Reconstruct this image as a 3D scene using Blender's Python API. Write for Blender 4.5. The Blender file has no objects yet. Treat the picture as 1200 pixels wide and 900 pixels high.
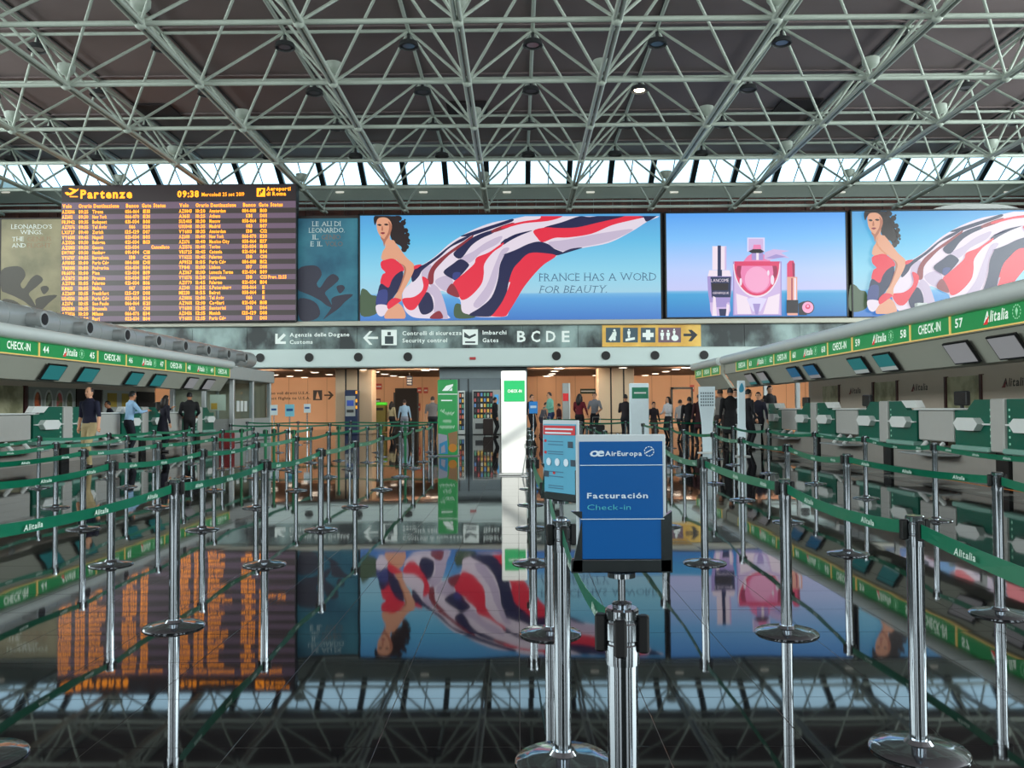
import bpy, math, random
import numpy as np
from mathutils import Vector, Matrix, Euler
random.seed(7)
SC = bpy.context.scene
COL = SC.collection
PI = math.pi

# ------------------------------------------------------------------ camera
EYE = 1.35
CAMROT = Matrix.Rotation(0.007, 3, 'Z') @ Matrix.Rotation(0.0058, 3, 'Y') @ Matrix.Rotation(PI / 2 + 0.029, 3, 'X')
cd = bpy.data.cameras.new('camera'); cd.lens = 30.0; cd.sensor_width = 36.0; cd.sensor_fit = 'HORIZONTAL'
cd.clip_start = 0.05; cd.clip_end = 500
cam = bpy.data.objects.new('camera', cd); COL.objects.link(cam)
cam.matrix_world = Matrix.Translation((0, 0, EYE)) @ CAMROT.to_4x4()
SC.camera = cam

# ------------------------------------------------------------------ world, sun, daylight
SC.view_settings.view_transform = 'Standard'; SC.view_settings.look = 'None'
SC.view_settings.gamma = 1.0; SC.view_settings.exposure = 0.0
SC.view_settings.use_curve_mapping = False
wd = bpy.data.worlds.new('sky'); SC.world = wd; wd.use_nodes = True
wd.node_tree.nodes['Background'].inputs[0].default_value = (0.52, 0.80, 1.0, 1)
wd.node_tree.nodes['Background'].inputs[1].default_value = 2.6

def light(name, kind, loc, rot, energy, color, **kw):
    l = bpy.data.lights.new(name, kind); l.energy = energy; l.color = color
    for k, v in kw.items(): setattr(l, k, v)
    o = bpy.data.objects.new(name, l); COL.objects.link(o); o.location = loc; o.rotation_euler = rot
    return o
# street-front daylight as area strips, plus added side fill; no glazing is built
for x in (-24, -15, -6.2, 7.4, 16, 25):
    light('street_front_daylight', 'AREA', (x, -11.6, 8.5), (PI / 2, 0, 0), 1000, (0.93, 1.0, 1.0), shape='RECTANGLE', size=4.2, size_y=14)  # strips before a solid wall, spaced so the chrome poles show streaks
for sx in (-1, 1):
    light('side_fill_panel', 'AREA', (sx * 33.6, 15, 11.5), (0, sx * PI / 2 * .92, 0), 12000 if sx < 0 else 19000, (0.90, 1.0, 0.99), shape='RECTANGLE', size=8, size_y=48)  # unseen panels added inside the solid side walls to even the light
# low morning sun, let in by an unseen roof opening added for the totem
SUN_DIR = Vector((-0.10, 0.79, -0.60)).normalized()
sun = light('sun', 'SUN', (0, -20, 30), SUN_DIR.to_track_quat('-Z', 'Y').to_euler(), 4.5, (1.0, 0.96, 0.88), angle=math.radians(0.5))
SC.cycles.max_bounces = 8; SC.cycles.diffuse_bounces = 3; SC.cycles.glossy_bounces = 5
SC.cycles.caustics_reflective = False; SC.cycles.caustics_refractive = False
SC.cycles.sample_clamp_indirect = 4.0

# ------------------------------------------------------------------ helpers
def ray(px, py): return CAMROT @ Vector(((px - 600) / 1000.0, (450 - py) / 1000.0, -1.0))
def at(px, py, Y):
    r = ray(px, py); t = Y / r.y
    return Vector((r.x * t, Y, EYE + r.z * t))
def atx(px, py, X):
    r = ray(px, py); t = X / r.x
    return Vector((X, r.y * t, EYE + r.z * t))
def ground(px, py, z=0.0):
    r = ray(px, py); t = (z - EYE) / r.z
    return Vector((r.x * t, r.y * t, z))
def lin(c):
    out = []
    for v in c[:3]:
        v = v / 255.0
        out.append(v / 12.92 if v <= 0.04045 else ((v + 0.055) / 1.055) ** 2.4)
    return (*out, 1.0)

MATS = {}
def mat(name, rgb, rough=0.5, metal=0.0, emit=None, es=1.0, var=0.06, scale=6.0, bump=0.0, bscale=40.0, ior=1.45, alpha=None):
    if name in MATS: return MATS[name]
    m = bpy.data.materials.new(name); m.use_nodes = True; nt = m.node_tree
    b = nt.nodes['Principled BSDF']; c = lin(rgb)
    b.inputs['Roughness'].default_value = rough; b.inputs['Metallic'].default_value = metal; b.inputs['IOR'].default_value = ior
    b.inputs['Base Color'].default_value = c
    tc = nt.nodes.new('ShaderNodeTexCoord')
    if var > 0:
        n = nt.nodes.new('ShaderNodeTexNoise'); n.inputs['Scale'].default_value = scale; n.inputs['Detail'].default_value = 3
        mx = nt.nodes.new('ShaderNodeMix'); mx.data_type = 'RGBA'
        mx.inputs['A'].default_value = (*[v * (1 - var) for v in c[:3]], 1); mx.inputs['B'].default_value = (*[min(1, v * (1 + var)) for v in c[:3]], 1)
        nt.links.new(tc.outputs['Object'], n.inputs['Vector']); nt.links.new(n.outputs['Fac'], mx.inputs['Factor'])
        nt.links.new(mx.outputs['Result'], b.inputs['Base Color'])
    if bump > 0:
        n2 = nt.nodes.new('ShaderNodeTexNoise'); n2.inputs['Scale'].default_value = bscale
        bp = nt.nodes.new('ShaderNodeBump'); bp.inputs['Strength'].default_value = bump; bp.inputs['Distance'].default_value = 0.02
        nt.links.new(tc.outputs['Object'], n2.inputs['Vector']); nt.links.new(n2.outputs['Fac'], bp.inputs['Height'])
        nt.links.new(bp.outputs['Normal'], b.inputs['Normal'])
    if emit is not None:
        b.inputs['Emission Color'].default_value = lin(emit); b.inputs['Emission Strength'].default_value = es
    if alpha is not None: b.inputs['Alpha'].default_value = alpha
    MATS[name] = m
    return m
def glow(name, rgb, es=1.0):      # a lit screen colour
    return mat(name, (8, 8, 10), 0.35, emit=rgb, es=es, var=0)
def ramp_glow(name, stops, axis='Z', es=1.0):     # lit picture ground, colours by height
    m = bpy.data.materials.new(name); m.use_nodes = True; nt = m.node_tree; b = nt.nodes['Principled BSDF']
    b.inputs['Base Color'].default_value = (.003, .003, .004, 1); b.inputs['Roughness'].default_value = 0.4
    tc = nt.nodes.new('ShaderNodeTexCoord'); sp = nt.nodes.new('ShaderNodeSeparateXYZ'); cr = nt.nodes.new('ShaderNodeValToRGB')
    e = cr.color_ramp.elements
    while len(e) < len(stops): e.new(0.5)
    for i, (p, c) in enumerate(stops): e[i].position = p; e[i].color = lin(c)
    nt.links.new(tc.outputs['Generated'], sp.inputs[0]); nt.links.new(sp.outputs[axis], cr.inputs[0])
    nt.links.new(cr.outputs[0], b.inputs['Emission Color']); b.inputs['Emission Strength'].default_value = es
    MATS[name] = m; return m
def blotch(name, c1, c2, scale=2.0, rough=0.5, lo=0.4, hi=0.6, emit=0.0, stretch=(1, 1, 1), detail=5):
    m = bpy.data.materials.new(name); m.use_nodes = True; nt = m.node_tree; b = nt.nodes['Principled BSDF']
    b.inputs['Roughness'].default_value = rough
    tc = nt.nodes.new('ShaderNodeTexCoord'); mp = nt.nodes.new('ShaderNodeMapping'); mp.inputs['Scale'].default_value = stretch
    n = nt.nodes.new('ShaderNodeTexNoise'); n.inputs['Scale'].default_value = scale; n.inputs['Detail'].default_value = detail
    cr = nt.nodes.new('ShaderNodeValToRGB'); e = cr.color_ramp.elements
    e[0].position = lo; e[0].color = lin(c1); e[1].position = hi; e[1].color = lin(c2)
    nt.links.new(tc.outputs['Object'], mp.inputs[0]); nt.links.new(mp.outputs[0], n.inputs['Vector'])
    nt.links.new(n.outputs['Fac'], cr.inputs[0]); nt.links.new(cr.outputs[0], b.inputs['Base Color'])
    if emit > 0:
        nt.links.new(cr.outputs[0], b.inputs['Emission Color']); b.inputs['Emission Strength'].default_value = emit
    MATS[name] = m; return m

# glyphs of the built-in font, read once
CHARS = "ABCDEFGHIJKLMNOPQRSTUVWXYZabcdefghijklmnopqrstuvwxyz0123456789-:.,/'&?óéÉœ"
GL = {}
def load_glyphs():
    tmp = []
    for sty, off in (('r', 0.0), ('b', 0.022), ('t', -0.012), ('x', 0.04)):
        for ch in CHARS:
            cu = bpy.data.curves.new('glyph', 'FONT'); cu.body = ch; cu.size = 1.0; cu.resolution_u = 2; cu.offset = off
            o = bpy.data.objects.new('glyph', cu); COL.objects.link(o); tmp.append((sty, ch, o, cu))
    dg = bpy.context.evaluated_depsgraph_get(); dg.update()
    for sty, ch, o, cu in tmp:
        me = o.evaluated_get(dg).to_mesh()
        vs = [(v.co.x, v.co.y) for v in me.vertices]; fs = [tuple(p.vertices) for p in me.polygons]
        x0 = min((v[0] for v in vs), default=0); x1 = max((v[0] for v in vs), default=.3)
        GL[sty, ch] = ([(a - x0, b) for a, b in vs], fs, x1 - x0)
        o.evaluated_get(dg).to_mesh_clear()
    for sty, ch, o, cu in tmp:
        bpy.data.objects.remove(o); bpy.data.curves.remove(cu)
load_glyphs()
SERIF = {'F': ('0', '0'), 'R': ('01', '0'), 'A': ('01', ''), 'N': ('0', '01'), 'C': ('', ''), 'E': ('0', '0'), 'H': ('01', '01'), 'S': ('', ''), 'W': ('', '01'), 'O': ('', ''),
         'D': ('0', '0'), 'B': ('0', '0'), 'U': ('', '01'), 'T': ('5', ''), 'Y': ('5', '01'), 'L': ('0', '0'), 'I': ('5', '5'), 'G': ('', ''), 'P': ('0', '0'), 'V': ('', '01')}

def unit_frame(d):
    d = d.normalized(); h = Vector((0, 0, 1)) if abs(d.z) < 0.95 else Vector((1, 0, 0))
    u = d.cross(h).normalized(); return u, d.cross(u).normalized()

class MB:
    def __init__(s): s.v = []; s.f = []; s.m = []
    def add(s, vs, fs, m=0):
        k = len(s.v); s.v += [tuple(v) for v in vs]; s.f += [tuple(i + k for i in f) for f in fs]; s.m += [m] * len(fs); return s
    def box(s, x0, x1, y0, y1, z0, z1, m=0):
        return s.add([(x0, y0, z0), (x1, y0, z0), (x1, y1, z0), (x0, y1, z0), (x0, y0, z1), (x1, y0, z1), (x1, y1, z1), (x0, y1, z1)],
                     [(0, 3, 2, 1), (4, 5, 6, 7), (0, 1, 5, 4), (1, 2, 6, 5), (2, 3, 7, 6), (3, 0, 4, 7)], m)
    def bbox(s, x0, x1, y0, y1, z0, z1, b=0.02, m=0):     # box with chamfered edges
        vs = []; 
        for z, i in ((z0, b), (z0 + b, 0), (z1 - b, 0), (z1, b)):
            c = b if i == 0 else b + i
            X0, X1, Y0, Y1 = x0 + i, x1 - i, y0 + i, y1 - i
            vs += [(X0 + b, Y0, z), (X1 - b, Y0, z), (X1, Y0 + b, z), (X1, Y1 - b, z), (X1 - b, Y1, z), (X0 + b, Y1, z), (X0, Y1 - b, z), (X0, Y0 + b, z)]
        fs = [tuple(range(7, -1, -1)), tuple(range(24, 32))]
        for r in range(3):
            for k in range(8): fs.append((r * 8 + k, r * 8 + (k + 1) % 8, r * 8 + 8 + (k + 1) % 8, r * 8 + 8 + k))
        return s.add(vs, fs, m)
    def tube(s, p0, p1, r0, r1=None, n=8, m=0):
        p0, p1 = Vector(p0), Vector(p1); r1 = r0 if r1 is None else r1; u, w = unit_frame(p1 - p0)
        vs = [p + (u * math.cos(2 * PI * k / n) + w * math.sin(2 * PI * k / n)) * r for p, r in ((p0, r0), (p1, r1)) for k in range(n)]
        return s.add(vs, [(k, n + k, n + (k + 1) % n, (k + 1) % n) for k in range(n)] + [tuple(range(n)), tuple(range(2 * n - 1, n - 1, -1))], m)
    def path(s, pts, r, n=8, m=0):
        pts = [Vector(p) for p in pts]; vs = []
        for i, p in enumerate(pts):
            d = pts[min(i + 1, len(pts) - 1)] - pts[max(i - 1, 0)]; u, w = unit_frame(d); rr = r[i] if isinstance(r, (list, tuple)) else r
            vs += [p + (u * math.cos(2 * PI * k / n) + w * math.sin(2 * PI * k / n)) * rr for k in range(n)]
        fs = [(i * n + k, i * n + n + k, i * n + n + (k + 1) % n, i * n + (k + 1) % n) for i in range(len(pts) - 1) for k in range(n)]
        return s.add(vs, fs + [tuple(range(n)), tuple(range(len(vs) - 1, len(vs) - n - 1, -1))], m)
    def lathe(s, prof, n=24, c=(0, 0, 0), m=0, sx=1, sy=1):
        vs = [(c[0] + r * math.cos(2 * PI * k / n) * sx, c[1] + r * math.sin(2 * PI * k / n) * sy, c[2] + z) for r, z in prof for k in range(n)]
        fs = [(i * n + k, i * n + (k + 1) % n, i * n + n + (k + 1) % n, i * n + n + k) for i in range(len(prof) - 1) for k in range(n)]
        return s.add(vs, fs + [tuple(range(n - 1, -1, -1)), tuple(range(len(vs) - n, len(vs)))], m)
    def ball(s, c, r, n=10, m=0, sc=(1, 1, 1)):
        k = n // 2 + 1; prof = [(max(1e-4, math.sin(PI * i / k)) * r, -math.cos(PI * i / k) * r * sc[2]) for i in range(k + 1)]
        return s.lathe(prof, n, c, m, sc[0], sc[1])
    def prism(s, pts, O, U, V, N, t, m=0):     # outline pts in plane O,U,V pushed t along N
        O, U, V, N = Vector(O), Vector(U), Vector(V), Vector(N); n = len(pts)
        a = [O + U * p[0] + V * p[1] for p in pts]; b = [q + N * t for q in a]
        return s.add(a + b, [tuple(range(n - 1, -1, -1)), tuple(range(n, 2 * n))] + [(k, (k + 1) % n, n + (k + 1) % n, n + k) for k in range(n)], m)
    def poly(s, pts, m=0): return s.add(pts, [tuple(range(len(pts)))], m)
    def text(s, st, O, U, V, size, align='l', sty='r', fit=None, m=0, gap=0.10, shear=0.0, serif=False):
        O, U, V = Vector(O), Vector(U), Vector(V); x = 0; items = []
        for ch in st:
            if ch == ' ': x += 0.30; continue
            g = GL.get((sty, ch)) or GL[sty, 'o']; items.append((x, g, ch)); x += g[2] + gap
        W = max(1e-3, x - gap); kx = size if fit is None else fit / W
        x0 = {'l': 0, 'c': -W / 2, 'r': -W}[align]
        for gx, g, ch in items:
            s.add([O + U * ((gx + a + x0) * kx + b * shear * size) + V * (b * size) for a, b in g[0]], g[1], m)
            if serif and ch in SERIF:
                for z, keys in ((0.0, SERIF[ch][0]), (0.70, SERIF[ch][1])):
                    for q in keys:
                        cx = {'0': 0.05, '1': g[2] - 0.05, '5': g[2] / 2}[q]
                        P = lambda dx, dz: O + U * ((gx + cx + dx + x0) * kx + (z + dz) * shear * size) + V * ((z + dz) * size)
                        s.poly([P(-.12, 0), P(.12, 0), P(.12, .03), P(-.12, .03)], m)
        return W * kx
    def build(s, name, mats, parent=None, origin=(0, 0, 0), smooth=False):
        me = bpy.data.meshes.new(name); ox, oy, oz = origin
        me.from_pydata([(a - ox, b - oy, c - oz) for a, b, c in s.v], [], s.f)
        mats = mats if isinstance(mats, (list, tuple)) else [mats]
        for mm in mats: me.materials.append(mm)
        me.polygons.foreach_set('material_index', s.m)
        if smooth:
            me.polygons.foreach_set('use_smooth', [True] * len(s.f))
            me.set_sharp_from_angle(angle=math.radians(38))
        me.update()
        return link(name, me, parent, origin if parent is None else None)

def link(name, data, parent=None, loc=None):
    o = bpy.data.objects.new(name, data); COL.objects.link(o)
    if parent is not None: o.parent = parent
    if loc is not None: o.location = loc
    return o
def tag(o, label=None, cat=None, group=None, kind=None):
    for k, v in (('label', label), ('category', cat), ('group', group), ('kind', kind)):
        if v: o[k] = v
    return o
def thing(name, label, cat, loc=(0, 0, 0), rz=0.0, group=None):
    o = link(name, None, None, loc); o.rotation_euler = (0, 0, rz); return tag(o, label, cat, group)
def struct(o): o['kind'] = 'structure'; return o
ORD = ['nearest', 'second', 'third', 'fourth', 'fifth', 'sixth', 'seventh', 'eighth', 'ninth', 'tenth', 'eleventh', 'twelfth', 'thirteenth', 'fourteenth']
def smooth(pts, n=4):
    out = []; N = len(pts)
    for i in range(N):
        p0, p1, p2, p3 = pts[i - 1], pts[i], pts[(i + 1) % N], pts[(i + 2) % N]
        for k in range(n):
            t = k / n
            out.append(tuple(0.5 * (2 * p1[j] + (p2[j] - p0[j]) * t + (2 * p0[j] - 5 * p1[j] + 4 * p2[j] - p3[j]) * t * t + (3 * p1[j] - p0[j] - 3 * p2[j] + p3[j]) * t ** 3) for j in (0, 1)))
    return out
XU, YU, ZU = Vector((1, 0, 0)), Vector((0, 1, 0)), Vector((0, 0, 1))

# ------------------------------------------------------------------ materials
M_chrome = mat('chrome', (158, 165, 172), 0.10, 1.0, var=0.02)
M_steel = mat('brushed_steel', (176, 181, 182), 0.38, 0.4, var=0.05, scale=3)
M_black = mat('black_plastic', (14, 15, 17), 0.4)
M_truss = mat('truss_paint', (186, 197, 186), 0.45, var=0.05)
M_roof = mat('roof_panel', (138, 124, 124), 0.7, var=0.08, scale=0.8)
M_white = mat('white_panel', (222, 226, 224), 0.4, var=0.03)
M_grey = mat('grey_panel', (168, 172, 170), 0.45, var=0.05)
M_dkgrey = mat('dark_grey_metal', (58, 60, 62), 0.5)
M_green = mat('green_laminate', (6, 92, 74), 0.35, var=0.08)
M_belt = mat('green_webbing', (8, 104, 76), 0.34, var=0.08, scale=30)
M_beltlet = mat('belt_print', (205, 225, 215), 0.5, var=0)
M_brown = blotch('red_brown_cladding', (66, 34, 28), (108, 60, 46), 0.8, 0.6, 0.3, 0.7, stretch=(3, 1, .3))
M_wallgrey = mat('grey_wall', (128, 134, 130), 0.6, var=0.05, scale=0.7)
M_beam = mat('pale_beam', (208, 224, 222), 0.45, var=0.03, scale=0.5)
M_ledge = mat('ledge_paint', (196, 194, 180), 0.5, var=0.03)
M_peach = mat('peach_wall', (226, 178, 140), 0.6, var=0.05, scale=0.6)
M_inceil = mat('low_ceiling_paint', (150, 120, 104), 0.6, var=0.05)
M_beige = mat('beige_cladding', (205, 180, 150), 0.5, var=0.05, scale=1.5)
# ------------------------------------------------------------------ floor
TS = 0.575; GAP = 0.003
floor = struct(MB().box(-34, 34, -12, 60, -0.12, -0.0012).build('floor', mat('floor_joint', (96, 94, 92), 0.6)))
mf = bpy.data.materials.new('polished_granite'); mf.use_nodes = True
nt = mf.node_tree; b = nt.nodes['Principled BSDF']; b.inputs['Roughness'].default_value = 0.032; b.inputs['IOR'].default_value = 1.40
tc = nt.nodes.new('ShaderNodeTexCoord')
n1 = nt.nodes.new('ShaderNodeTexNoise'); n1.inputs['Scale'].default_value = 55; n1.inputs['Detail'].default_value = 4
cr = nt.nodes.new('ShaderNodeValToRGB'); cr.color_ramp.elements[0].color = (.003, .003, .004, 1); cr.color_ramp.elements[1].color = (.012, .0115, .0125, 1)
geo = nt.nodes.new('ShaderNodeNewGeometry')
n2 = nt.nodes.new('ShaderNodeTexNoise'); n2.inputs['Scale'].default_value = 1.6; n2.inputs['Detail'].default_value = 1
bp = nt.nodes.new('ShaderNodeBump'); bp.inputs['Strength'].default_value = 0.03; bp.inputs['Distance'].default_value = 0.02
nt.links.new(geo.outputs['Position'], n1.inputs['Vector']); nt.links.new(n1.outputs['Fac'], cr.inputs[0]); nt.links.new(cr.outputs[0], b.inputs['Base Color'])
nt.links.new(geo.outputs['Position'], n2.inputs['Vector']); nt.links.new(n2.outputs['Fac'], bp.inputs['Height']); nt.links.new(bp.outputs['Normal'], b.inputs['Normal'])
M_floor = mf
h = TS / 2 - GAP / 2
tile_me = None; cells = []
for i in range(-58, 58):
    for j in range(-20, 104):
        x, y = (i + .5) * TS, (j + .5) * TS
        cells.append((x, y))
def inview(x, y):
    return y > 2.4 and abs(x + 0.007 * y) / y < 0.62
cells.sort(key=lambda c: (0 if inview(*c) else 1, c[1] ** 2 + c[0] ** 2))
tmb = MB(); e = 0.0006
tmb.add([(-h, -h, -.0012), (h, -h, -.0012), (h, h, -.0012), (-h, h, -.0012), (-h, -h, -e), (h, -h, -e), (h, h, -e), (-h, h, -e), (-h + e, -h + e, 0), (h - e, -h + e, 0), (h - e, h - e, 0), (-h + e, h - e, 0)],
        [(0, 1, 5, 4), (1, 2, 6, 5), (2, 3, 7, 6), (3, 0, 4, 7), (4, 5, 9, 8), (5, 6, 10, 9), (6, 7, 11, 10), (7, 4, 8, 11), (8, 9, 10, 11)])
rest = MB()
for k, (x, y) in enumerate(cells):
    if k < 290:
        if k == 0:
            t = tmb.build('floor_tile', M_floor, floor); tile_me = t.data; t.location = (x, y, 0)
        else: t = link('floor_tile', tile_me, floor, (x, y, 0))
        t.rotation_euler = (random.gauss(0, .0005), random.gauss(0, .0005), 0)
    else:
        a, c = random.gauss(0, .0005) * h, random.gauss(0, .0005) * h
        rest.add([(x - h, y - h, -a - c), (x + h, y - h, a - c), (x + h, y + h, a + c), (x - h, y + h, -a + c), (x - h, y - h, -.0012), (x + h, y - h, -.0012), (x + h, y + h, -.0012), (x - h, y + h, -.0012)],
                 [(0, 1, 2, 3), (4, 5, 1, 0), (5, 6, 2, 1), (6, 7, 3, 2), (7, 4, 0, 3)])
tag(rest.build('floor_tiles', M_floor, floor), kind='stuff')
# light band of inlaid tiles and orange waiting line before the right-hand counters
M_inlay = mat('pale_inlay', (150, 150, 145), 0.15, var=0.08)
ln = MB().box(7.86, 7.93, 8, 38, 0.0005, 0.002).build('waiting_line', mat('orange_tape', (226, 130, 40), 0.4)); tag(ln, 'orange waiting line taped on the floor before the right-hand counters', 'floor marking')
pl = thing('inlay_band', 'dark floor band with pale square inlays beside the orange line', 'floor marking', (7.3, 8, 0))
MB().box(6.95, 7.75, 8, 38, 0.0005, 0.0015).build('dark_strip', mat('dark_strip', (38, 38, 40), 0.12), pl, (7.3, 8, 0))
for k in range(26):
    MB().box(7.15, 7.55, 8.3 + k * 1.15, 8.9 + k * 1.15, 0.0016, 0.0024).build('inlay_square', M_inlay, pl, (7.3, 8, 0))

# ------------------------------------------------------------------ hall shell
ZR = 16.55
SKX, SKY0, SKY1 = 0, 0, 0
tot = ground(602, 557)                      # the sunlit totem; the added roof opening is shaped to beam onto it
tb = ZR / -SUN_DIR.z
def up_to_roof(p): t = (ZR - p.z) / -SUN_DIR.z; return p - SUN_DIR * t
q0 = up_to_roof(Vector((tot.x, tot.y, -0.45))); q1 = up_to_roof(Vector((tot.x, tot.y, 2.35)))
sy0, sy1 = min(q0.y, q1.y), max(q0.y, q1.y); sx0, sx1 = min(q0.x, q1.x) - 0.28, max(q0.x, q1.x) + 0.28
ceiling = MB()
ceiling.box(-34, sx0, -12, 51.0, ZR, ZR + .3); ceiling.box(sx1, 34, -12, 51.0, ZR, ZR + .3)
ceiling.box(sx0, sx1, -12, sy0, ZR, ZR + .3); ceiling.box(sx0, sx1, sy1, 51.0, ZR, ZR + .3)
ceiling = struct(ceiling.build('ceiling', M_roof))
for y in np.arange(23.5, 51, 4.9): MB().box(-34, 34, y - .05, y + .05, ZR - .06, ZR - .001).build('purlin', M_roof, ceiling)
for x in (0.67 + 4.9 * k for k in range(-6, 7)): MB().box(x - .04, x + .04, 14, 51, ZR - .05, ZR - .002).build('ceiling_joint', M_dkgrey, ceiling)
for px in (188, 548, 930):
    p = at(px, 109, 43.0); MB().box(p.x - 1.0, p.x + 1.0, 41.6, 43.6, ZR - .12, ZR - .03).build('ceiling_vent', mat('vent_grille', (52, 44, 46), 0.7), ceiling)
ba, bb_ = up_to_roof(Vector((tot.x - .3, tot.y, .62))), up_to_roof(Vector((tot.x + .3, tot.y, 1.02)))
MB().tube(ba, bb_, .075).build('shadow_bar', M_truss, ceiling)  # unseen bar added to cast the diagonal shadow on the totem
struct(MB().box(-34.3, -34, -12, 60, -.1, ZR + .3).build('wall_left', M_wallgrey))
struct(MB().box(34, 34.3, -12, 60, -.1, ZR + .3).build('wall_right', M_wallgrey))
struct(MB().box(-34.3, 34.3, -12.3, -12, -.1, ZR + .3).build('wall_street', M_wallgrey))
# wall behind the screens: pale apron, brown cladding
wb = MB(); zb = 15.29
wb.box(-34, 34, 53.0, 53.3, 14.45, zb); wb.box(-34, 34, 53.1, 53.3, zb - 10, 14.45)
wall_far = struct(wb.build('wall_far', mat('apron_grey', (150, 160, 152), 0.4, var=0.04)))
for k in range(-28, 29):
    MB().box(k * 1.2 + .02, k * 1.2 + 1.18, 53.0, 53.09, 8.0, 14.42).build('cladding_panel', M_brown, wall_far)
MB().tube((-34, 52.7, 14.2), (34, 52.7, 14.2), .06).build('handrail', M_truss, wall_far)
for px in np.arange(-190, 1400, 98.0):
    p = at(px, 225, 52.9); MB().bbox(p.x - .26, p.x + .26, 52.9, 52.99, p.z - .05, p.z + .05, .02).build('wall_lamp', mat('wall_lamp_glass', (240, 240, 230), .3, emit=(255, 250, 235), es=.5), wall_far)
# sloping clerestory glazing
t0, t1 = (51.0, ZR), (52.9, zb)
M_glass = bpy.data.materials.new('clear_glass'); M_glass.use_nodes = True
nt = M_glass.node_tree; b = nt.nodes['Principled BSDF']; nt.nodes.remove(b)
tr = nt.nodes.new('ShaderNodeBsdfTransparent'); gl = nt.nodes.new('ShaderNodeBsdfGlossy'); gl.inputs['Roughness'].default_value = .03; mx = nt.nodes.new('ShaderNodeMixShader')
tr.inputs[0].default_value = (.93, .97, .97, 1)
mx.inputs[0].default_value = .06; nt.links.new(tr.outputs[0], mx.inputs[1]); nt.links.new(gl.outputs[0], mx.inputs[2]); nt.links.new(mx.outputs[0], nt.nodes['Material Output'].inputs[0])
SP = 2.54
M_mull = mat('mullion_paint', (22, 34, 38), 0.4)
win = None
for k in range(-13, 13):
    x = 0.70 + SP * k
    w = MB().add([(x, t0[0], t0[1]), (x + SP, t0[0], t0[1]), (x + SP, t1[0], t1[1]), (x, t1[0], t1[1])], [(0, 1, 2, 3)]).build('window_%d' % (k + 14), M_glass); struct(w)
    MB().add([(x + dx, t0[0] + dy, t0[1] + dz) for dx in (-.16, .16) for dy, dz in ((0, 0), (-.15, -.2))] + [(x + dx, t1[0] + dy, t1[1] + dz) for dx in (-.16, .16) for dy, dz in ((0, 0), (-.15, -.2))],
             [(0, 1, 3, 2), (4, 6, 7, 5), (0, 2, 6, 4), (1, 5, 7, 3), (0, 4, 5, 1), (2, 3, 7, 6)]).build('window_mullion', M_mull, w)
    MB().tube((x + SP / 2, t0[0] - .02, t0[1]), (x + SP / 2, t1[0] - .02, t1[1]), .035, n=6).build('glazing_bar', M_mull, w)
struct(MB().box(-34, 34, 52.5, 53.3, zb - .12, zb).build('trim_1', M_truss)); struct(MB().box(-34, 34, 50.9, 51.1, ZR - .15, ZR).build('trim_2', M_truss))

# fascia above the low hall
YW = 45.0
zbot = at(600, 430, YW).z; zb1 = at(600, 408, YW).z; zs1 = at(600, 381.5, YW).z; zl1 = at(600, 376, YW).z; ztop = at(600, 250, YW).z
wall_back = struct(MB().box(-34, 34, YW, YW + .8, zbot, ztop - .05).build('wall_back', mat('fascia_dark', (50, 44, 42), 0.6)))
beam = struct(MB().bbox(-34, 34, YW - .5, YW, zbot, zb1 - .02, .06).build('trim_3', M_beam))
struct(MB().bbox(-34, 34, YW - .42, YW, zs1, zl1, .03).build('trim_4', M_ledge))
for px in (247, 305, 362.5, 420, 478, 652, 710, 767.5, 825, 883, 941):
    p = at(px, 419, YW - .5); c = (p.x, YW - .5, zbot + (zb1 - zbot) * .54)
    nz = MB()
    for r0, r1, y0, y1 in ((.24, .22, 0, -.05), (.22, .15, -.05, -.04)): nz.tube((c[0], c[1] + y0, c[2]), (c[0], c[1] + y1, c[2]), r0, r1, n=18)
    nz = nz.build('air_nozzle', M_grey, beam, smooth=True)
    MB().tube((c[0], c[1] - .045, c[2]), (c[0], c[1] - 0.056, c[2]), .23, n=18).build('nozzle_bore', M_black, nz)
p = at(554, 420, YW - .52); MB().bbox(p.x - .16, p.x + .16, YW - .56, YW - .5, p.z - .07, p.z + .07, .01).build('alarm_box', mat('red_plastic', (186, 60, 62), .4), beam)

# low hall beyond: ceiling, warm wall, columns
lowc = struct(MB().box(-34, 34, YW + .8, 58.2, zbot, zbot + .2).build('ceiling_low', M_inceil))
wall_peach = struct(MB().box(-34, 34, 58, 58.3, -.1, zbot).build('wall_peach', M_peach))
for k in range(-24, 26): MB().box(k * 1.3 - .012, k * 1.3 + .012, 57.985, 58, 0, zbot).build('panel_joint', mat('joint_brown', (170, 128, 98), .6), wall_peach)
M_lamp = mat('warm_lamp', (255, 240, 225), .3, emit=(255, 236, 214), es=4.0)
dl = [(322, 437.5), (340, 439), (357, 441), (350, 432), (369, 434.5), (386, 437), (426, 431.5), (440, 434), (451, 436.5), (461, 438.5), (471, 441), (509, 431), (499, 432), (655, 430), (650, 433), (647, 436), (645, 438), (642, 440), (698, 438), (730, 429), (756, 438), (768, 436), (780, 433.5), (792, 431), (804, 429), (640, 443), (280, 436), (262, 433)]
zl = zbot - .03
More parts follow.
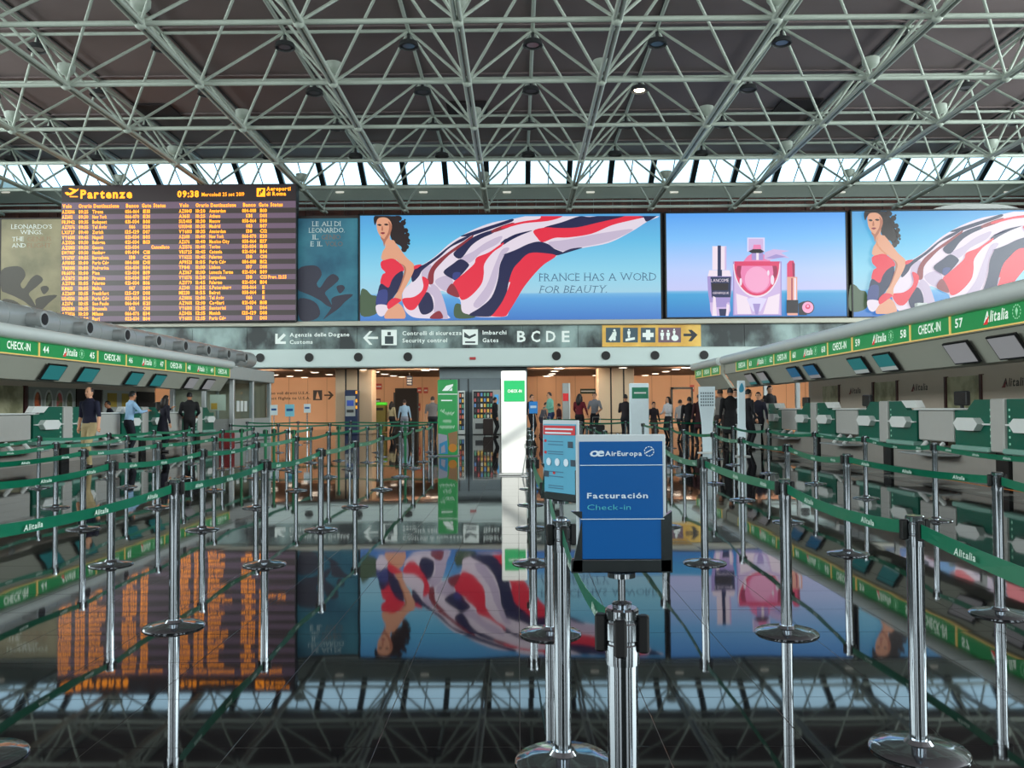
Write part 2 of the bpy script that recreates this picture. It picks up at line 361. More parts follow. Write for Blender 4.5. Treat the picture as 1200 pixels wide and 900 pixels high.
for k, (px, py) in enumerate(dl):
    r = ray(px, py + 2); t = (zl - EYE) / r.z; P = Vector((r.x * t, r.y * t, zl)) if r.z > 0 else None
    if P is None or P.y > 57.3: P = at(px, py, 57.2)
    y = max(YW + 1.0, min(57.2, P.y)); P = at(px, py, y)
    T = thing('ceiling_downlight', 'round warm downlight in the low ceiling beyond the beam', 'ceiling light', (P.x, y, zbot), 0, 'warm downlights in the low ceiling')
    MB().lathe([(.28, 0), (.28, -.03), (.22, -.035)], 14).build('rim', M_white, T); MB().lathe([(.21, -.02), (.21, -.045)], 14).build('lens', M_lamp, T)
for x, w_ in ((-19.5, 13), (-6.1, 2.6), (2.3, 3.0), (15.5, 14)):     # warm fill panels added unseen behind the beam to brighten the peach wall
    light('hidden_fill', 'AREA', (x, YW + 1.2, zbot - .25), (PI / 2 * .86, 0, 0), 66 * w_, (1.0, .78, .58), shape='RECTANGLE', size=w_, size_y=.35)
def column(x0, x1, gaps, nm, lab):
    a, c = at(x0, 450, 46.6), at(x1, 450, 46.6); T = struct(MB().box(a.x + .06, c.x - .06, 46.64, 47.9, 0, zbot).build(nm, M_black))
    xs = [a.x] + [at(g, 450, 46.6).x for g in gaps] + [c.x]
    for q in range(len(xs) - 1): MB().bbox(xs[q] + .04, xs[q + 1] - .04, 46.6, 47.94, 0.001, zbot - .001, .03).build('cladding_panel', M_beige, T)
column(392, 437, (405, 419.5), 'wall_column_1', ''); column(700, 744, (716, 731), 'wall_column_2', '')
T = MB(); q = at(476, 478, 57.98); door = struct(MB().box(q.x - .75, q.x + .75, 57.94, 57.99, 0, at(473, 455, 57.98).z).build('door_1', mat('dark_doorway', (26, 22, 22), .6)))
MB().box(q.x - .85, q.x - .75, 57.9, 57.99, 0, 2.5).build('door_frame', M_dkgrey, door); MB().box(q.x + .75, q.x + .85, 57.9, 57.99, 0, 2.5).build('door_frame', M_dkgrey, door)
q = at(799, 470, 57.98); d2 = struct(MB().box(q.x - .65, q.x + .65, 57.95, 57.99, 0, 2.6).build('door_2', M_peach))
MB().box(q.x - .75, q.x - .62, 57.9, 57.99, 0, 2.75).build('door_frame', M_black, d2); MB().box(q.x + .62, q.x + .75, 57.9, 57.99, 0, 2.75).build('door_frame', M_black, d2); MB().box(q.x - .75, q.x + .75, 57.9, 57.99, 2.62, 2.75).build('door_frame', M_black, d2)

# ------------------------------------------------------------------ space frame
A = 4.9; ZB = EYE + 2.44 * A; ZT = EYE + 3.05 * A; XM = 0.67
truss = thing('roof_truss', 'white steel space frame truss spanning the hall under the dark roof', 'roof truss', (XM, 26, ZB))
org = (XM, 26, ZB)
KX = range(-7, 7); NY = range(-1, 6)
bx = [XM + (k + .5) * A for k in KX]; by = [(5.29 + n) * A for n in NY]
tx = [XM + k * A for k in range(-7, 8)]; ty = [(5.79 + n) * A for n in range(-2, 5)]
for y in by: MB().tube((-33.5, y, ZB), (33.5, y, ZB), .085, n=10).build('chord', M_truss, truss, org, smooth=True)
for x in bx:
    MB().tube((x - .09, 15, ZB - .03), (x - .09, 51.2, ZB - .03), .075, n=10).tube((x + .09, 15, ZB - .03), (x + .09, 51.2, ZB - .03), .075, n=10).build('chord', M_truss, truss, org, smooth=True)
for y in ty: MB().tube((-33.5, y, ZT), (33.5, y, ZT), .07).build('chord', M_truss, truss, org, smooth=True)
for x in tx: MB().tube((x, 15, ZT), (x, 50.5, ZT), .08).build('chord', M_truss, truss, org, smooth=True)
dd = []
for x in tx:
    for y in ty:
        for sx in (-1, 1):
            for sy in (-1, 1):
                X, Y = x + sx * A / 2, y + sy * A / 2
                if abs(X) < 33.5 and by[0] - .1 <= Y <= by[-1] + .1: dd.append((x, y, sx, sy, 0 if abs(x) / y < .72 else 1, y))
dd.sort(key=lambda d: (d[4], d[5]))
dm = {}; rest = MB()
for k, (x, y, sx, sy, _, _) in enumerate(dd):
    if k < 296:
        if (sx, sy) not in dm:
            o = MB().tube((0, 0, ZT - ZB), (sx * A / 2, sy * A / 2, 0), 0.056).build('diagonal_strut', M_truss, truss, smooth=True); dm[sx, sy] = o.data
        else: o = link('diagonal_strut', dm[sx, sy], truss)
        o.location = (x - XM, y - 26, 0)
    else: rest.tube((x, y, ZT), (x + sx * A / 2, y + sy * A / 2, ZB), 0.056, n=6)
if rest.f: tag(rest.build('diagonal_struts', M_truss, truss, org), kind='stuff')
nm = None
for x in bx:
    for y in by:
        if nm is None: o = MB().ball((0, 0, 0), .2, 12).build('node', M_truss, truss, smooth=True); nm = o.data
        else: o = link('node', nm, truss)
        o.location = (x - XM, y - 26, 0)
# bowl lamps on the lower nodes, downlights under the upper ones
proto = None
def copy_tree(o, loc, parent=None):
    c = o.copy(); COL.objects.link(c); c.parent = parent
    if loc is not None: c.location = loc
    for ch in o.children: copy_tree(ch, None, c)
    return c
for i, k in enumerate(KX):
    for j, n in enumerate(NY):
        if (n + k) % 2 == 0 or n < 0 or n > 4: continue
        loc = (bx[i], by[j], ZB + .2)
        if abs(loc[0]) / loc[1] > .68: continue
        if proto is None:
            proto = thing('bowl_lamp', 'pale round bowl lamp standing on a lower truss node', 'lamp', loc, 0, 'bowl lamps on the lower truss nodes')
            MB().lathe([(.05, 0), (.05, .14), (.2, .2), (.3, .34), (.31, .52), (.27, .52), (.25, .36)], 20).build('bowl', M_truss, proto, smooth=True); MB().lathe([(.24, .40), (.24, .44)], 16).build('lens', M_white, proto)
        else: copy_tree(proto, loc)
proto = None
for x in tx:
    for y in ty:
        if abs(x) / y > .66 or y < 24: continue
        loc = (x, y, ZT - .12); lit = abs(x - 5.57) < .3 and abs(y - 6.79 * A - A) < .3
        if proto is None or lit:
            t = thing('roof_downlight', 'round dark ring downlight hanging under an upper truss node, unlit', 'ceiling light', loc, 0, 'unlit downlights under the upper truss nodes')
            MB().lathe([(.06, 0), (.06, -.3), (.36, -.34), (.40, -.52), (.36, -.54), (.34, -.46)], 20).build('housing', M_dkgrey, t, smooth=True)
            MB().lathe([(.24, -.45), (.24, -.49)], 16).build('lens', mat('lit_lens', (255, 250, 235), .3, emit=(255, 240, 210), es=9) if lit else mat('unlit_lens', (120, 120, 125), .2), t)
            if lit:
                t['label'] = 'only lit downlight among those under the upper truss nodes'; del t['group']
            else: proto = t
        else: copy_tree(proto, loc)

# curved grey housing that shows above the right-hand screen
a, c = at(1088, 248, 46.2), at(1200, 246, 46.2); org = ((a.x + c.x) / 2, 46.2, ztop - .3); T = thing('duct_housing', 'curved grey housing behind the top of the right-hand screen', 'duct', org)
hw = (c.x - a.x) / 2; mb = MB(); mb.prism([(hw * math.cos(t), .3 + .62 * max(0, math.sin(t)) ** .7) for t in [k * PI / 14 for k in range(15)]] + [(-hw, .1), (hw, .1)], org, XU, ZU, YU, 1.6); mb.build('shell', M_grey, T, org, smooth=True)
for f in (-.55, 0, .55): mb = MB(); mb.box(org[0] + hw * f - .05, org[0] + hw * f + .05, 46.3, 47.6, ztop - 3, ztop - .2); mb.build('support', M_dkgrey, T, org)
# ------------------------------------------------------------------ screens on the fascia
def za(x, y): return (420 + x / 6.6667, 245 + y / 6.6667)
def zbp(x, y): return (590 + x / 6.316, 245 + y / 6.316)
def zc(x, y): return (810 + x / 6.6667, 260 + y / 6.6667)
YS = YW - .02
def screen_body(name, label, x0, x1, y0, y1, depth=.25):
    a, c = at(x0, y0, YW), at(x1, y1, YW); mid = (a.x + c.x) / 2
    T = thing(name, label, 'screen', (mid, YW - depth, c.z)); 
    f = MB(); w = .09
    f.box(a.x, c.x, YW - depth + .03, YW - .001, c.z, a.z); f.build('housing', M_black, T, (mid, YW - depth, c.z))
    f = MB()
    f.bbox(a.x, c.x, YW - depth - .03, YW - depth + .04, a.z - w, a.z, .015); f.bbox(a.x, c.x, YW - depth - .03, YW - depth + .04, c.z, c.z + w, .015)
    f.bbox(a.x, a.x + w, YW - depth - .03, YW - depth + .04, c.z, a.z, .015); f.bbox(c.x - w, c.x, YW - depth - .03, YW - depth + .04, c.z, a.z, .015)
    f.build('frame', M_black, T, (mid, YW - depth, c.z))
    return T, (mid, YW - depth, c.z), a, c, w
SKY = [(0.0, (62, 118, 196)), (0.20, (86, 158, 218)), (0.245, (112, 178, 224)), (0.26, (158, 206, 226)), (0.45, (140, 208, 232)), (0.75, (96, 186, 228)), (1.0, (78, 158, 218))]
cR, cW, cN, cDR, cSK, cHair = (226, 40, 66), (226, 214, 228), (28, 30, 74), (138, 44, 56), (222, 160, 128), (36, 22, 24)
PIC = [glow('pic_red', cR), glow('pic_white', cW), glow('pic_navy', cN), glow('pic_wine', cDR), glow('pic_skin', cSK), glow('pic_hair', cHair), glow('pic_green', (70, 92, 66)), glow('pic_lilac', (196, 182, 206)), glow('pic_skin_dark', (176, 112, 88)), glow('pic_text', (58, 96, 128)), glow('pic_blue', (52, 62, 128))]
R_, W_, N_, D_, S_, H_, G_, L_, SD_, T_, B_ = range(11)
A_ = lambda *p: [za(*q) for q in p]
Bq = lambda *p: [zbp(*q) for q in p]
SHAPES = [
 (G_, A_((20, 640), (60, 630), (100, 670), (150, 690), (150, 810), (20, 830))), (G_, A_((750, 760), (790, 740), (900, 820), (900, 850), (760, 850))),
 # billowing cloth, ground
 (W_, A_((440, 445), (500, 435), (600, 370), (700, 280), (780, 225), (900, 160), (1050, 105)) + Bq((60, 75), (180, 50), (290, 40), (700, 40), (1150, 39), (1060, 95), (950, 165), (780, 250), (580, 290), (430, 330), (300, 410), (230, 480), (150, 580), (90, 680), (40, 760), (10, 796)) + A_((950, 845), (870, 825), (810, 800), (795, 710), (740, 680), (640, 640), (640, 760), (700, 830), (705, 855), (540, 855), (430, 845), (370, 800), (350, 740), (350, 640), (420, 560))),
 (L_, A_((500, 480), (570, 440), (560, 540), (550, 600), (620, 640), (640, 760), (600, 800), (590, 690), (530, 640), (500, 560))), (L_, A_((800, 385), (900, 330), (1000, 260), (1120, 210), (1090, 270), (960, 340), (870, 420))), (L_, A_((600, 560), (690, 520), (740, 570), (700, 640), (640, 620))), (L_, A_((640, 640), (560, 580), (600, 700), (590, 800), (640, 850), (700, 850))),
 (L_, Bq((330, 250), (480, 225), (720, 180), (960, 150), (780, 240), (560, 285), (430, 310))), (L_, A_((1120, 320), (1180, 310), (1110, 410), (1080, 560), (1020, 690), (940, 770), (900, 740), (1000, 600), (1060, 450))),
 (N_, A_((425, 470), (510, 435), (600, 378), (700, 298), (790, 238), (890, 200), (820, 250), (720, 300), (640, 372), (560, 432), (500, 480), (470, 530), (420, 570))),
 (N_, A_((800, 212), (950, 158), (1100, 110), (1200, 78), (1200, 100), (1060, 150), (980, 178), (880, 210))),
 (D_, A_((600, 420), (700, 340), (800, 270), (895, 205), (880, 240), (800, 300), (720, 352), (650, 420), (595, 490), (585, 580), (545, 580), (550, 500))),
 (N_, A_((742, 350), (820, 280), (900, 220), (980, 185), (1065, 162), (1055, 188), (960, 232), (880, 290), (800, 388))),
 (D_, A_((1055, 160), (1200, 108), (1205, 132), (1055, 186))), (R_, Bq((0, 128), (150, 92), (265, 74), (290, 40), (420, 40), (430, 60), (330, 90), (150, 108), (0, 146))),
 (N_, Bq((300, 138), (430, 100), (560, 56), (640, 60), (800, 42), (1000, 42), (830, 80), (680, 115), (540, 142), (400, 144))),
 (R_, Bq((222, 162), (310, 138), (400, 142), (540, 138), (700, 102), (850, 68), (960, 40), (1150, 39), (1050, 62), (950, 84), (800, 122), (650, 185), (480, 212), (380, 215), (290, 247), (250, 215))),
 (N_, Bq((1000, 62), (1080, 45), (1150, 39), (1062, 95), (1035, 64))),
 (N_, A_((1112, 268), (1150, 235)) + Bq((0, 234), (90, 188), (215, 160), (130, 195), (50, 235), (0, 266))),
 (R_, A_((740, 580), (830, 500), (905, 430), (925, 380), (1020, 340), (1130, 265), (1120, 292), (1050, 342), (985, 430), (980, 510), (960, 590), (880, 680), (810, 712), (780, 660))),
 (D_, A_((697, 622), (740, 585), (790, 690), (700, 662))),
 (N_, A_((665, 495), (740, 430), (800, 393), (862, 430), (850, 465), (770, 550), (735, 548))), (B_, A_((745, 500), (800, 500), (770, 550), (738, 545))),
 (N_, A_((865, 828), (950, 772), (1040, 690), (1088, 560), (1105, 440), (1140, 360)) + Bq((0, 340), (100, 300), (180, 262), (260, 243), (330, 262), (380, 298), (440, 325), (380, 348), (310, 332), (190, 332), (110, 400), (70, 450), (40, 540), (20, 640)) + A_((1120, 740), (1060, 830), (960, 842))),
 (N_, Bq((430, 326), (500, 296), (585, 288), (480, 322), (400, 345))),
 (R_, Bq((190, 330), (310, 330), (388, 350), (300, 412), (230, 482), (150, 582), (90, 682), (40, 762), (10, 796)) + A_((1040, 838), (1060, 815), (1130, 715), (1185, 580)) + Bq((40, 540), (70, 450), (110, 400))),
 (N_, A_((470, 725), (530, 650), (575, 690), (588, 780), (540, 822), (490, 815))),
 (R_, A_((345, 705), (430, 690), (490, 650), (510, 600), (500, 530), (550, 560), (540, 630), (500, 700), (440, 785), (380, 780))), (D_, A_((560, 855), (600, 810), (640, 800), (660, 855))),
 # woman: hair, skin, dress
 (H_, A_((122, 75), (145, 50), (200, 44), (250, 58), (300, 62), (325, 105), (355, 130), (362, 190), (395, 225), (385, 285), (378, 330), (352, 338), (335, 295), (300, 275), (262, 240), (240, 170), (190, 90), (150, 95), (132, 130))),
 *[(H_, A_(*[(cx + r * math.cos(t * 1.05), cy + r * math.sin(t * 1.05)) for t in range(6)])) for cx, cy, r in ((322, 78, 20), (352, 112, 22), (342, 150, 20), (372, 172, 20), (385, 205, 18), (392, 250, 16), (380, 300, 18), (358, 320, 20), (310, 60, 16), (366, 90, 8), (398, 275, 10))],
 (S_, A_((172, 205), (250, 175), (250, 240), (290, 262), (300, 400), (190, 402), (192, 340), (214, 300), (200, 240))),
 (SD_, A_((178, 222), (240, 215), (214, 262), (205, 300), (196, 260))),
 (S_, A_((146, 105), (165, 76), (215, 72), (250, 95), (266, 140), (255, 190), (235, 222), (205, 238), (175, 215), (155, 180), (147, 140))),
 (SD_, A_((238, 100), (266, 140), (255, 190), (235, 222), (208, 237), (235, 190), (244, 140))),
 (H_, A_((152, 128), (172, 122), (186, 132), (170, 138))), (H_, A_((204, 126), (222, 119), (240, 128), (222, 135))), (D_, A_((176, 192), (195, 186), (213, 192), (195, 203))), (SD_, A_((188, 140), (194, 140), (198, 172), (184, 172))),
 (R_, A_((180, 420), (215, 402), (280, 394), (350, 450), (356, 490), (300, 520), (262, 600), (238, 622), (178, 592), (190, 520), (215, 500), (184, 465))),
 (N_, A_((178, 588), (238, 618), (265, 560), (300, 515), (352, 492), (340, 600), (280, 690), (225, 757), (145, 757), (150, 690))), (B_, A_((160, 650), (230, 640), (220, 755), (146, 755))),
 (W_, A_((145, 755), (225, 755), (236, 800), (190, 842), (152, 820))),
 (S_, A_((213, 858), (238, 785), (300, 738), (350, 770), (366, 858))),
 (S_, A_((222, 270), (250, 248), (285, 262), (325, 310), (380, 385), (440, 442), (432, 500), (392, 580), (348, 660), (342, 720), (295, 732), (280, 702), (310, 650), (345, 560), (362, 470), (310, 410), (255, 360), (222, 315))),
 (SD_, A_((345, 560), (362, 470), (330, 430), (370, 455), (375, 500), (340, 600), (312, 655))),
 (R_, A_((232, 742), (282, 698), (340, 715), (300, 748), (240, 785))), (R_, A_((440, 450), (470, 440), (498, 440), (470, 465), (440, 475))),
]
def clip_y(pts, ymin, ymax, xmin=None):
    def clip(poly, ax, lim, keep_less):
        out = []
        for i in range(len(poly)):
            p, q = poly[i - 1], poly[i]
            ip, iq = ((p[ax] <= lim) == keep_less or p[ax] == lim), ((q[ax] <= lim) == keep_less or q[ax] == lim)
            if ip != iq:
                t = (lim - p[ax]) / (q[ax] - p[ax]); out.append((p[0] + (q[0] - p[0]) * t, p[1] + (q[1] - p[1]) * t))
            if iq: out.append(q)
        return out
    pts = clip(pts, 1, ymax, True); pts = clip(pts, 1, ymin, False)
    if xmin is not None and pts: pts = clip(pts, 0, xmin, False)
    return pts
def local_pic(shapes, T, org, yfront, ymin, ymax, name, mats, x_off=0, y_off=0, par=None):
    mb = MB()
    for i, (m, pts) in enumerate(shapes):
        pts = clip_y(smooth(pts), ymin, ymax)
        if len(pts) > 2:
            mb.poly([Vector((at(x + x_off, y + y_off, yfront).x, yfront - .004 - .004 * i, at(x + x_off, y + y_off, yfront).z)) for x, y in pts], m)
    return mb.build(name, mats, par or T, org)
def woman_screen(x0, x1, y0, y1, label, dx, dy):
    T, org, a, c, w = screen_body('advertising_screen', label, x0, x1, y0, y1)
    yf = org[1] + .02
    MB().box(a.x + w, c.x - w, yf, yf + .02, c.z + w, a.z - w).build('display', ramp_glow('ad_sky', SKY) if 'ad_sky' not in MATS else MATS['ad_sky'], T, org)
    local_pic(SHAPES, T, org, yf, 253.5, 374.0, 'picture', PIC, dx, dy)
    tx_ = MB(); U = XU
    q = at(632 + dx, 329.5 + dy, yf); wd_ = at(769 + dx, 329 + dy, yf).x - q.x
    tx_.text('FRANCE HAS A WORD', (q.x, yf - .004, q.z), U, ZU, .58, fit=wd_, sty='t', serif=True); tx_.build('lettering', PIC[T_], T, org); tx_ = MB()
    q = at(632 + dx, 343.5 + dy, yf); wd_ = at(711 + dx, 343 + dy, yf).x - q.x
    tx_.text('FOR BEAUTY.', (q.x, yf - .004, q.z), U, ZU, .54, fit=wd_, sty='t', serif=True, shear=.25)
    tx_.build('lettering', PIC[T_], T, org)
woman_screen(421, 776, 252, 376.5, 'wide screen with woman and billowing striped cloth beside the departures board', 0, 0)
woman_screen(994, 1349, 247, 371.5, 'wide screen with woman and striped cloth, cut by the right edge', 573, -5.5)
# perfume screen
T, org, a, c, w = screen_body('advertising_screen', 'screen showing pink perfume bottle, dark serum bottle and red lipstick', 777.5, 992.5, 249.5, 373)
yf = org[1] + .02
MB().box(a.x + w, c.x - w, yf, yf + .02, c.z + w, a.z - w).build('display', ramp_glow('perfume_sky', [(0, (40, 120, 196)), (.22, (62, 160, 214)), (.245, (110, 180, 224)), (.262, (196, 200, 244)), (.45, (184, 204, 250)), (.75, (122, 190, 248)), (1, (84, 160, 240))]), T, org)
C_ = lambda *p: [zc(*q) for q in p]
el = lambda cx, cy, rx, ry, a0=0, a1=360, n=20: [(cx + rx * math.cos(math.radians(a0 + (a1 - a0) * k / n)), cy + ry * math.sin(math.radians(a0 + (a1 - a0) * k / n))) for k in range(n + (0 if a1 - a0 == 360 else 1))]
PF = [glow('pf_white', (240, 224, 238)), glow('pf_navy', (30, 40, 84)), glow('pf_lilac', (206, 182, 226)), glow('pf_pink', (236, 128, 178)), glow('pf_red', (222, 62, 108)), glow('pf_black', (34, 24, 34)), glow('pf_gold', (232, 166, 146)), glow('pf_violet', (164, 146, 206)), glow('pf_pale', (222, 214, 248)), glow('pf_wine', (160, 40, 84)), glow('pf_rose', (244, 168, 206))]
rc = lambda x0, y0, x1, y1: C_((x0, y0), (x1, y0), (x1, y1), (x0, y1))
pf = [(0, rc(165, 190, 275, 375)), (1, rc(206, 185, 232, 375)), (2, rc(262, 192, 275, 375)), (0, C_((140, 378), (300, 378), (312, 425), (130, 425))), (1, rc(205, 375, 240, 425)), (7, C_((125, 425), (318, 425), (312, 560), (300, 640), (145, 640), (132, 560))), (1, C_((150, 430), (310, 430), (306, 590), (160, 590))), (5, C_((160, 480), (290, 480), (288, 535), (164, 535))),
      (2, C_((145, 630), (300, 630), (306, 690), (290, 735), (160, 735), (148, 690))), (7, C_((200, 600), (285, 590), (275, 665), (190, 668))), (0, C_((170, 580), (190, 590), (200, 735), (165, 735))), (1, C_((215, 680), (275, 680), (268, 735), (222, 735))), (0, C_((275, 640), (298, 650), (288, 735), (272, 735))),
      (7, rc(325, 310, 705, 732)), (2, rc(335, 318, 696, 724)), (0, C_((350, 560), (440, 590), (470, 720), (360, 720))), (0, C_((690, 560), (600, 590), (560, 720), (680, 720))), (8, C_((430, 600), (510, 590), (590, 600), (540, 700), (480, 700))), (7, C_((480, 640), (540, 640), (520, 724), (500, 724))),
      (0, [zc(*p) for p in el(510, 330, 184, 262, 0, 180)]), (4, [zc(*p) for p in el(510, 328, 176, 250, 0, 180)]), (9, [zc(*p) for p in el(390, 385, 40, 60)]), (9, [zc(*p) for p in el(640, 385, 32, 60)]), (3, [zc(*p) for p in el(512, 400, 128, 160)]), (10, [zc(*p) for p in el(512, 450, 96, 100)]), (4, C_((335, 310), (690, 310), (682, 345), (340, 345))), (0, [zc(*p) for p in el(632, 455, 14, 38)]), (0, [zc(*p) for p in el(600, 400, 9, 22)]), (0, [zc(*p) for p in el(385, 470, 10, 30)]),
      (8, rc(435, 125, 572, 235)), (2, rc(446, 135, 560, 228)), (3, C_((485, 180), (540, 180), (545, 215), (478, 215))), (7, rc(470, 240, 560, 300)), (5, C_((445, 232), (480, 215), (540, 215), (568, 235), (540, 246), (470, 246))), (0, rc(505, 245, 525, 300)), (2, C_((572, 240), (640, 215), (765, 228), (700, 245), (765, 285), (690, 280), (600, 302), (566, 290))), (7, C_((580, 285), (660, 255), (740, 275), (640, 290))),
      (4, C_((745, 440), (745, 330), (765, 305), (795, 305), (806, 330), (806, 440))), (9, C_((785, 315), (806, 330), (806, 440), (790, 440))), (6, rc(745, 432, 825, 612)), (9, rc(778, 440, 788, 612)), (0, rc(800, 440, 815, 612)), (5, rc(740, 612, 832, 716)), (6, rc(746, 714, 828, 732)), (5, C_((832, 640), (880, 620), (900, 730), (836, 730))), (5, [zc(*p) for p in el(905, 670, 52, 52)]), (10, [zc(*p) for p in el(906, 670, 44, 44)]), (4, [zc(*p) for p in el(906, 664, 20, 20)]), (10, [zc(*p) for p in el(906, 660, 10, 10)])]
mb = MB()
for i, (m, pts) in enumerate(pf):
    mb.poly([Vector((at(x, y, yf).x, yf - .004 - .002 * i, at(x, y, yf).z)) for x, y in clip_y(pts, 250, 370.3)], m)
mb.build('picture', PF, T, org)
tx_ = MB(); yt = yf - .004 - .002 * len(pf)
for st, x0, x1, y in (('LANCOME', 152, 290, 472), ('GÉNIFIQUE', 165, 290, 566)):
    q, q2 = at(*zc(x0, y), yf), at(*zc(x1, y), yf); tx_.text(st, (q.x, yt, q.z), XU, ZU, .24 if x0 == 152 else .16, fit=q2.x - q.x)
tx_.build('lettering', PF[0], T, org)

# ------------------------------------------------------------------ departures board
YB = YW - .6
a, c = at(72, 217, YB), at(347, 377.5, YB); mid = (a.x + c.x) / 2; org = (mid, YB, c.z)
T = thing('departures_board', 'large departures board with glowing orange flight rows', 'display board', org)
MB().bbox(a.x, c.x, YB, YW - .001, c.z, a.z, .04).build('housing', M_black, T, org)
MB().box(a.x + .03, c.x - .03, YB - .015, YB, at(200, 236, YB).z, a.z - .03).build('header_panel', glow('board_dark', (46, 38, 40)), T, org)
def bz(py): return at(210, py, YB).z
bands = MB(); y = 236.5
bands.box(a.x + .03, c.x - .03, YB - .02, YB, bz(244.4), bz(236.5), 0)
for i in range(22): bands.box(a.x + .03, c.x - .03, YB - .02, YB, bz(244.4 + 5.98 * (i + 1)), bz(244.4 + 5.98 * i), 1 if i % 2 == 0 else 0)
bands.build('row_bands', [glow('band_violet', (112, 92, 112)), glow('band_dark', (62, 54, 52))], T, org)
L = MB()
def bt(st, px0, px1, pyb, size_px, sty='x'):
    q = at(px0, pyb, YB); L.text(st, (q.x, YB - .026, bz(pyb)), XU, ZU, size_px * YB / 1000 / .72, fit=(px1 - px0) * YB / 1000, sty=sty)
bt('Partenze', 94.5, 156, 231.5, 10.0); bt('09:38', 208, 233.5, 231, 7.4); bt('Mercoledì 25 set 2019'.replace('ì', 'i'), 236.5, 287, 230.3, 4.4, 'b'); bt('Aeroporti', 312.5, 341, 224.2, 4.5); bt('di Roma', 312.5, 335.5, 230, 4.5)
for i, base in ((0, 0), (1, 137)):
    for st, x0, x1 in (('Volo', 73.5, 84.5), ('Orario', 92.5, 108), ('Destinazione', 110, 140), ('Banco', 148, 163), ('Gate', 166.5, 177.5), ('Status', 180, 194.5)): bt(st, x0 + base, x1 + base, 242.8, 4.4)
LR = [('AZ0506', '09:25', 'Tirana', '056-064', 'E11'), ('AZ602', '09:30', 'New York', '066-070', 'E31'), ('FR3942', '09:35', 'Budapest', '031-034', 'B08'), ('AZ7576', '09:35', 'Tel Aviv', '066', 'E28'), ('LX1727', '09:40', 'Zurich', '125-129', 'D07'), ('VY6501', '09:45', 'Napoli', '021-034', 'B05'), ('AZ1326', '09:50', 'Bologna', '021-034', 'B13'), ('AZ1383', '09:50', 'Genova', '021-034', '', 'Cancellato'), ('EW7987', '09:50', 'Hamburg', '091-094', 'C18'), ('VY6707', '09:55', 'Barcelona', '138', 'C11'), ('AF1005', '10:00', 'Paris Cdg', '084-088', 'D11'), ('YM0081', '10:00', 'Podgorica', '026-034', 'B04'), ('FR6076', '10:00', 'Pisa', '021-034', 'B19'), ('AZ1675', '10:00', 'Firenze', '021-034', 'B07'), ('AZ1786', '10:05', 'Palermo', '021-034', 'B16'), ('KM613', '10:05', 'Malta', '067', 'D09'), ('AZ2609', '10:15', 'Frankfurt', '125-129', 'D08'), ('U24336', '10:15', 'Paris Cdg', '022-034', 'B24'), ('AZ674', '10:15', 'Sao Paulo', '066-064', 'E21'), ('SN3180', '10:15', 'Brussels', '142', 'C08'), ('AZ2026', '10:20', 'Milano', '066-076', 'E14'), ('VY6225', '10:20', 'Bari', '022-034', 'B14')]
RR = [('AZ0843', '10:20', 'Amsterdam', '084-088', 'B10'), ('A3651', '10:25', 'Athens', '131', 'D03'), ('SU2405', '10:30', 'Moscow', '058-064', 'E08'), ('UX1048', '10:35', 'Madrid', '083', 'B07'), ('VY6103', '10:35', 'Amsterdam', '138', 'C12'), ('AZ608', '10:40', 'New York', '066-070', 'E20'), ('AZ676', '10:40', 'Mexico City', '058-064', 'E17'), ('AZ1576', '10:40', 'Torino', '021-034', 'B11'), ('VR1725', '10:45', 'Catania', '021-034', 'B04'), ('VY6222', '10:45', 'Palermo', '138', 'C08'), ('AF9521', '11:05', 'Paris Cdg', '084-088', 'B12'), ('TP841', '11:10', 'Lisbon', '107', 'D08'), ('AZ1167', '11:10', 'Lamezia Terme', '021-034', 'B09'), ('VY6576', '11:20', 'Lampedusa', '138', 'C13', 'Prev. 12:25'), ('AZ1779', '11:45', 'Palermo', '021-034', 'B14'), ('AZ540', '11:55', 'S.Petersburg', '058-064', 'E'), ('ME230', '11:55', 'Beirut', '058-064', 'E'), ('AZ0806', '12:00', 'Tel Aviv', '066', 'E'), ('AZ9601', '12:10', 'Cagliari', '021-034', 'B18'), ('VY6100', '12:15', 'Santorini', '138', 'D04'), ('AZ0436', '12:15', 'Munich', '125-129', 'D08'), ('VY6103', '12:15', 'Paris Cdg', '138', 'D03')]
for base, rows in ((0, LR), (137, RR)):
    for i, r in enumerate(rows):
        py = 244.4 + 5.98 * i + 5.0
        for st, x0, cw in zip(r[:3], (73, 92.5, 108.5), (2.5, 2.25, 2.15)):
            bt(st, x0 + base, x0 + base + cw * max(4, len(st)), py, 4.0)
        wq = 2.35 * len(r[3]); bt(r[3], 155.2 + base - wq / 2, 155.2 + base + wq / 2, py, 4.0)
        if r[4]: bt(r[4], 172 + base - 1.35 * len(r[4]), 172 + base + 1.35 * len(r[4]), py, 4.0)
        if len(r) > 5: bt(r[5], 177.5 + base, 199 + base, py, 4.0)
def pm(pts): L.poly([Vector((at(x, y, YB).x, YB - .026, at(x, y, YB).z)) for x, y in pts])
pm([(76, 226), (79, 225), (82, 226.5), (86, 224), (80.5, 221), (83, 220.5), (90, 222.5), (92.5, 221), (92, 223), (88, 226), (83, 229), (79, 229)]); pm([(82, 230), (91.5, 230), (91.5, 231.2), (82, 231.2)])
pm([(301, 220.5), (311, 220.5), (311, 230.5), (301, 230.5)])
L.build('lettering', glow('board_orange', (255, 150, 28), 2.6), T, org)
D2 = MB(); 
for pts in ([(303, 229), (304, 224), (306, 224), (305, 229)], [(306, 222), (309, 222), (307, 227), (306, 226)]): D2.poly([Vector((at(x, y, YB).x, YB - .03, at(x, y, YB).z)) for x, y in pts])
D2.build('emblem', MATS['board_dark'], T, org)

